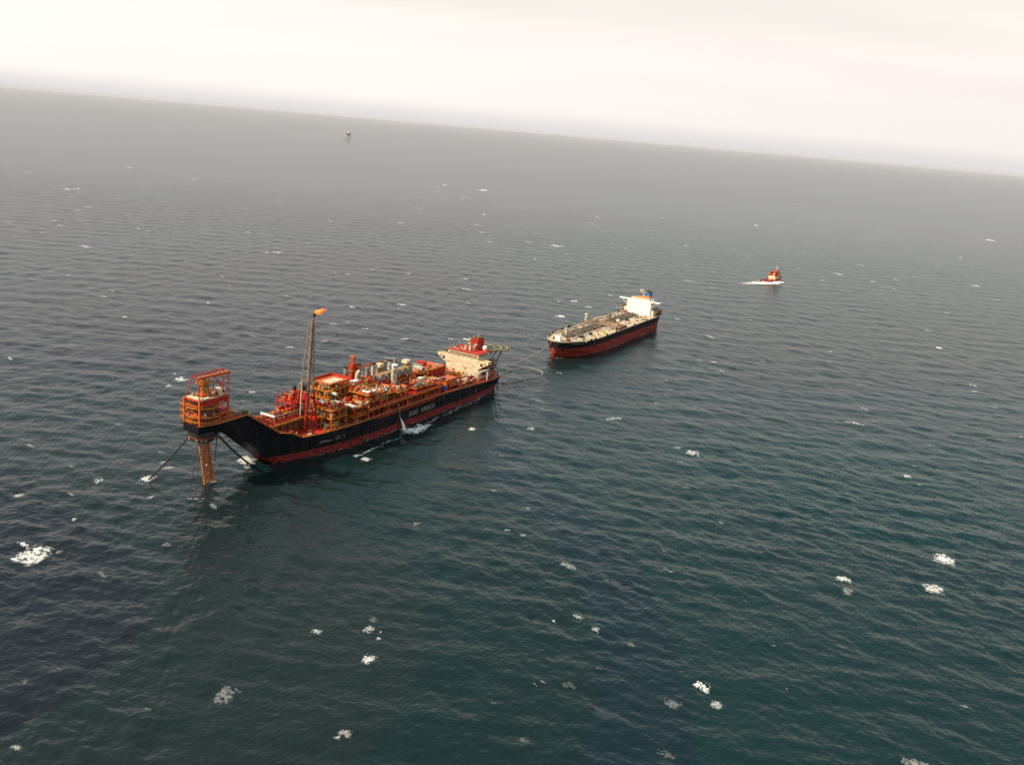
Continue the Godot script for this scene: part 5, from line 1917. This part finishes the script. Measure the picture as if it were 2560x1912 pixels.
func foam() -> void:
	var noise := FastNoiseLite.new()
	noise.seed = 31
	noise.frequency = 0.02
	noise.fractal_octaves = 3
	# breaking crests at the places where the photograph shows them: x, z, width, depth, density, streak
	var spots := [
		[-197.6, -370.1, 12.1, 15.7, 0.9, 0], [-205.8, -379.2, 7.5, 2.9, 1, 1], [-189.2, -375.5, 2.6, 3.4, 0.5, 0], [-43.7, -312.7, 4.4, 5.7, 0.9, 0], [-47.2, -333.8, 3.9, 4.9, 0.7, 0], [-42.5, -328, 2.1, 2.4, 1, 1],
		[-42.5, -332.5, 0.9, 1.2, 1, 0], [-46.8, -341.1, 3.3, 4.3, 0.4, 0], [-66.8, -329.1, 3.9, 3.1, 0.9, 0], [80.4, -314.2, 6.4, 5, 1, 1], [83.4, -303.3, 3.8, 4.8, 0.8, 0], [67.2, -300.9, 6.2, 4.7, 0.45, 0],
		[226.4, -449.7, 9.4, 11.3, 0.95, 0], [164.6, -416.5, 7.1, 5.3, 0.9, 0], [162.4, -404, 5.1, 6.6, 0.55, 0], [206.9, -415, 8.7, 9.8, 0.75, 0], [-87.5, -282.9, 6.7, 8.7, 0.45, 0], [-44, -267.9, 4.4, 2.9, 0.7, 0],
		[-46.1, -265.7, 2.1, 1.9, 0.8, 0], [-140.2, -247.7, 3.2, 2.4, 0.8, 0], [25.4, -353.7, 2.7, 1.5, 1, 1], [36, -358.2, 4.7, 2.7, 0.7, 1], [42.4, -348.4, 3.5, 3, 0.8, 0], [56.4, -339.7, 3.4, 4.4, 0.5, 1],
		[120.3, -586.2, 8.4, 9.5, 0.8, 0], [111.1, -592.8, 5.2, 6.8, 0.5, 0], [255.1, -575.5, 4.7, 5.8, 0.8, 0], [-234.3, -649.4, 8.1, 10.5, 1, 0], [-235.9, -631.5, 4.2, 5.5, 0.8, 0], [65.3, -1109.3, 8.7, 11.3, 1, 1],
		[46.6, -1005.7, 9.9, 12.9, 1, 1], [79.9, -1077.9, 8.4, 11, 0.8, 1], [-128.4, -2810.8, 33.3, 43.2, 1, 1], [-246.4, -2883.2, 17, 22.1, 1, 1], [-257.2, -2781.3, 16, 20.8, 0.8, 1], [-162.8, -2433, 9.9, 12.8, 1, 1],
		[-330.3, -1284.2, 14.2, 17, 0.9, 1], [-340.8, -1272.2, 6.3, 8.2, 0.9, 1], [-62.2, -1124.1, 15.6, 12.8, 0.7, 1], [-1033.9, -2503.8, 14.7, 19.1, 1, 1], [-879.7, -1851, 18.3, 23.8, 1, 1], [-872.6, -1874.2, 13.1, 17, 0.9, 1],
		[-80.7, -522, 5.9, 6.2, 0.8, 0], [-86.9, -526.8, 3.2, 4.2, 0.7, 0], [-23.2, -594, 4.3, 5.6, 0.9, 0], [15.3, -605.9, 4.5, 5, 0.8, 0], [-26.2, -667.5, 3.5, 4.5, 0.8, 0], [-122.4, -995.5, 11.3, 10.2, 0.8, 1],
		[-347.3, -826.6, 6.9, 7.7, 0.8, 1], [57.4, -1631.5, 21.7, 26.2, 0.8, 1], [-92, -2078.2, 10.6, 13.7, 1, 1], [-78.4, -1732.4, 8.2, 10.7, 0.9, 1], [-178.6, -633.4, 5.6, 5.6, 0.8, 0], [-180.8, -482.8, 4.7, 6.2, 0.7, 0],
		[-207.7, -456.8, 4.4, 5.8, 0.8, 0], [-234.9, -430.1, 4.1, 4.9, 0.8, 0], [-174.8, -441.6, 2.6, 3.4, 0.8, 0], [238.8, -1352.9, 23.1, 18.4, 0.6, 1], [456.1, -1014.8, 6.4, 8.3, 0.9, 0], [1242.1, -2596, 23.7, 30.8, 1, 1],
		[571.8, -2411.4, 13.2, 17.1, 1, 1], [926.2, -2049.3, 11.4, 14.9, 0.9, 1], [-185.1, -465, 5.9, 7.7, 0.9, 0], [-145.2, -503, 8.5, 11.1, 0.9, 0], [-154.2, -468.4, 5.1, 6.6, 0.7, 0], [-161.9, -496.5, 2, 2.6, 0.7, 0],
		[-186.8, -490.1, 3.8, 5, 0.6, 0], [-171, -872.3, 9.6, 10.1, 0.6, 1], [-343.5, -717.2, 6.6, 7.5, 0.5, 1], [-164.3, -800, 7.9, 8.6, 0.6, 1], [-1103.4, -2129.9, 15.4, 20, 0.8, 1], [-544.9, -1383.8, 7.9, 10.3, 0.7, 1],
		[12, -434.6, 3.3, 3.3, 0.6, 0], [14.1, -469.8, 2.5, 3.3, 0.6, 0], [61.1, -272, 6.3, 3.4, 0.35, 0], [13.9, -272.7, 4.6, 3.4, 0.35, 0], [112.3, -317, 0.7, 0.9, 0.9, 0], [-197.7, -408.8, 2.4, 3.1, 0.7, 0],
		[-315, -1021.9, 4.9, 6.4, 0.7, 1], [988, -3542.6, 35.4, 46, 0.7, 1], [26022.5, -128772, 27709, 36021.8, 0.5, 1], [30.4, -307.5, 5.2, 4.2, 0.3, 0], [-41, -438.4, 3.2, 3.4, 0.5, 0], [117.6, -472.8, 3.7, 3.2, 0.5, 1],
		[277.2, -699.6, 6.5, 5.5, 0.5, 1], [404.4, -775.4, 5.7, 7, 0.5, 1], [111.1, -698.1, 5.4, 5.2, 0.5, 1], [233.2, -875, 6.1, 6.1, 0.5, 1], [-438.7, -887.3, 4, 5.2, 0.6, 1], [-802.8, -2327.4, 18.9, 24.6, 0.8, 1]
	]
	var notable := {
		0: "large lacy patch of white foam at the left edge of the sea",
		1: "thin curved white crest just above the large lacy foam patch",
		3: "compact white foam clump right of centre in the near water",
		9: "brightest slender white breaker in the near water at lower right",
		12: "white breaker near the right edge, topmost of its three neighbours",
		15: "lacy round foam patch near the right edge below the white breaker"}
	var st := mb()
	for i in spots.size():
		var s: Array = spots[i]
		var d := Vector3(s[0], CAM_H, s[1]).length()
		var cell := clampf(d * 0.00085, 0.28, 2.2)
		var dir := CREST if s[5] else Vector2(0.95, 0.3).normalized()
		if i == 9:
			dir = Vector2(0.80, 0.6)
		if notable.has(i):
			var own := mb()
			foam_patch(own, Vector2(s[0], s[1]), dir, s[2] * 0.6, s[3] * 0.6, s[4] * 0.95, cell, noise, s[5] == 1, 0.1, 0.55, 0.35)
			var o := foam_mesh(self, "foam_patch", own)
			tag(o, notable[i], "foam", "white breakers on the near sea")
		else:
			foam_patch(st, Vector2(s[0], s[1]), dir, s[2] * 0.6, s[3] * 0.6, s[4] * s[4] * 0.9, cell, noise, s[5] == 1, 0.1, 0.42, minf(1.6, 0.25 + d * 0.0006))
	# the many small whitecaps that nobody could count
	var rng := RandomNumberGenerator.new()
	rng.seed = 12
	var n := 0
	while n < 620:
		var dist := 280.0 * pow(15.0, pow(rng.randf(), 0.62))
		var az := rng.randf_range(-0.62, 0.62)
		var p := Vector2(sin(az) * dist, -cos(az) * dist)
		var cell := clampf(dist * 0.00085, 0.3, 9.0)
		if wave(p.x, p.y, cell) < 0.12 and dist < 1500.0:
			continue
		n += 1
		var l := rng.randf_range(0.6, 1.2) * (1.2 + dist * 0.0024) * (1.9 if rng.randf() < 0.12 else 1.0)
		var w := maxf(l * rng.randf_range(0.35, 0.7), dist * dist * 1.7e-6 * rng.randf_range(0.5, 1.2))
		var dens := rng.randf_range(0.12, 0.45) if dist < 700.0 else rng.randf_range(0.25, 0.85) * clampf(1.25 - dist / 3600.0, 0.25, 1.0)
		foam_patch(st, p, CREST.rotated(rng.randfn(0, 0.35)), l * 1.3, w, dens, cell, noise, rng.randf() < 0.5, 0.1, 0.32, minf(1.4, 0.2 + dist * 0.0005))
	var all := foam_mesh(self, "whitecaps", st)
	tag(all, "small whitecaps scattered over the whole sea", "foam", "", "stuff")
	# broken water along the production ship's side and where its moorings enter the sea
	st = mb()
	for k in 46:
		var f := k / 45.0
		var u := lerpf(40.0, 196.0, f)
		var v := lerpf(35.0, 22.6, pow(f, 0.8)) + rng.randfn(0, 0.7)
		var w := on_ship(Vector3(u, 0, v))
		foam_patch(st, Vector2(w.x, w.z), WIND.rotated(-0.06), rng.randf_range(1.8, 4.6), rng.randf_range(0.6, 1.4), rng.randf_range(0.25, 0.7), 0.55, noise, true, 0.1, 0.3)
	for q in [[-62.0, -23.6, 3.4, 0.9], [-60.5, -22.0, 2.2, 0.8], [-9.6, -2.6, 4.2, 1.0], [-12.0, -5.0, 3.0, 0.8], [-14.5, 1.0, 2.6, 0.6], [-43.0, 2.8, 3.0, 0.9], [-41.0, 4.0, 2.0, 0.7], [-65.5, 12.8, 1.4, 0.6], [-64.0, 15.8, 1.5, 0.6], [-61.0, 17.2, 1.4, 0.5]]:
		var w := on_ship(Vector3(q[0], 0, q[1]))
		foam_patch(st, Vector2(w.x, w.z), CREST, q[2], q[2] * 0.7, q[3], 0.45, noise, false, 0.2)
	for k in 90:
		var u := -4.0 + 231.0 * k / 89.0 + rng.randf_range(-1, 1)
		var w := on_ship(Vector3(u, 0, water_hw(u) + rng.randf_range(0.3, 1.4)))
		foam_patch(st, Vector2(w.x, w.z), WIND.rotated(0.01), rng.randf_range(1.2, 3.4), rng.randf_range(0.4, 0.9), rng.randf_range(0.12, 0.5), 0.5, noise, true, 0.12, 0.35)
	for k in 60:
		var w := on_tanker(Vector3(rng.randf_range(-2, 225), 0, 0))
		var u := (w - TANKER_AT).length()
		var hwv: float = lerp_line([Vector2(0, 2), Vector2(20, 11), Vector2(60, 21.5), Vector2(190, 21), Vector2(225, 15)], u)
		w = on_tanker(Vector3(u, 0, hwv + 0.6))
		foam_patch(st, Vector2(w.x, w.z), WIND, rng.randf_range(1.5, 4.0), rng.randf_range(0.5, 1.0), rng.randf_range(0.15, 0.5), 0.8, noise, true, 0.1, 0.3)
	var hull_foam := foam_mesh(self, "hull_foam", st)
	tag(hull_foam, "broken foam lines along the hulls and at the mooring chains' feet", "foam", "", "stuff")
	# the boil under the overboard discharge
	st = mb()
	var c := on_ship(Vector3(105.0, 0, 30.0))
	foam_patch(st, Vector2(c.x, c.z), WIND.rotated(-0.25), 13.0, 6.0, 1.0, 0.5, noise, true, 0.25, 0.7)
	c = on_ship(Vector3(101.0, 0, 28.5))
	foam_patch(st, Vector2(c.x, c.z), WIND.rotated(0.3), 6.5, 4.5, 1.0, 0.45, noise, false, 0.35, 0.8)
	c = on_ship(Vector3(114.0, 0, 31.5))
	foam_patch(st, Vector2(c.x, c.z), WIND.rotated(-0.1), 8.0, 2.6, 0.9, 0.5, noise, true, 0.25, 0.7)
	var boil := foam_mesh(self, "discharge_foam", st)
	tag(boil, "white boil of foam under the water jet beside the black hull", "foam")
	# the supply vessel's wake
	st = mb()
	var tw := Transform3D(Basis(Vector3.UP, TUG_TURN), TUG_AT)
	for q in [[2.0, 14.0, 15.0, 8.0, 1.0, 2.0], [18.0, 13.0, 12.0, 5.5, 1.0, 2.2], [-9.0, 9.0, 12.0, 9.0, 1.0, 1.8], [30.0, 10.0, 8.0, 3.0, 0.9, 1.4], [-22.0, 6.0, 13.0, 11.0, 0.9, 1.2], [-34.0, 3.0, 13.0, 11.0, 0.5, 0.8], [-46.0, 1.0, 14.0, 9.0, 0.25, 0.5], [6.0, -9.5, 10.0, 2.5, 0.6, 1.0]]:
		var w := tw * Vector3(q[0], 0, q[1])
		var dir := Vector2(cos(TUG_TURN), -sin(TUG_TURN))
		foam_patch(st, Vector2(w.x, w.z), dir, q[2], q[3], q[4], 0.9, noise, false, 0.4, 0.85, q[5])
	var wake := foam_mesh(self, "wake", st)
	tag(wake, "bright white wake trailing behind the orange red supply vessel", "wake")
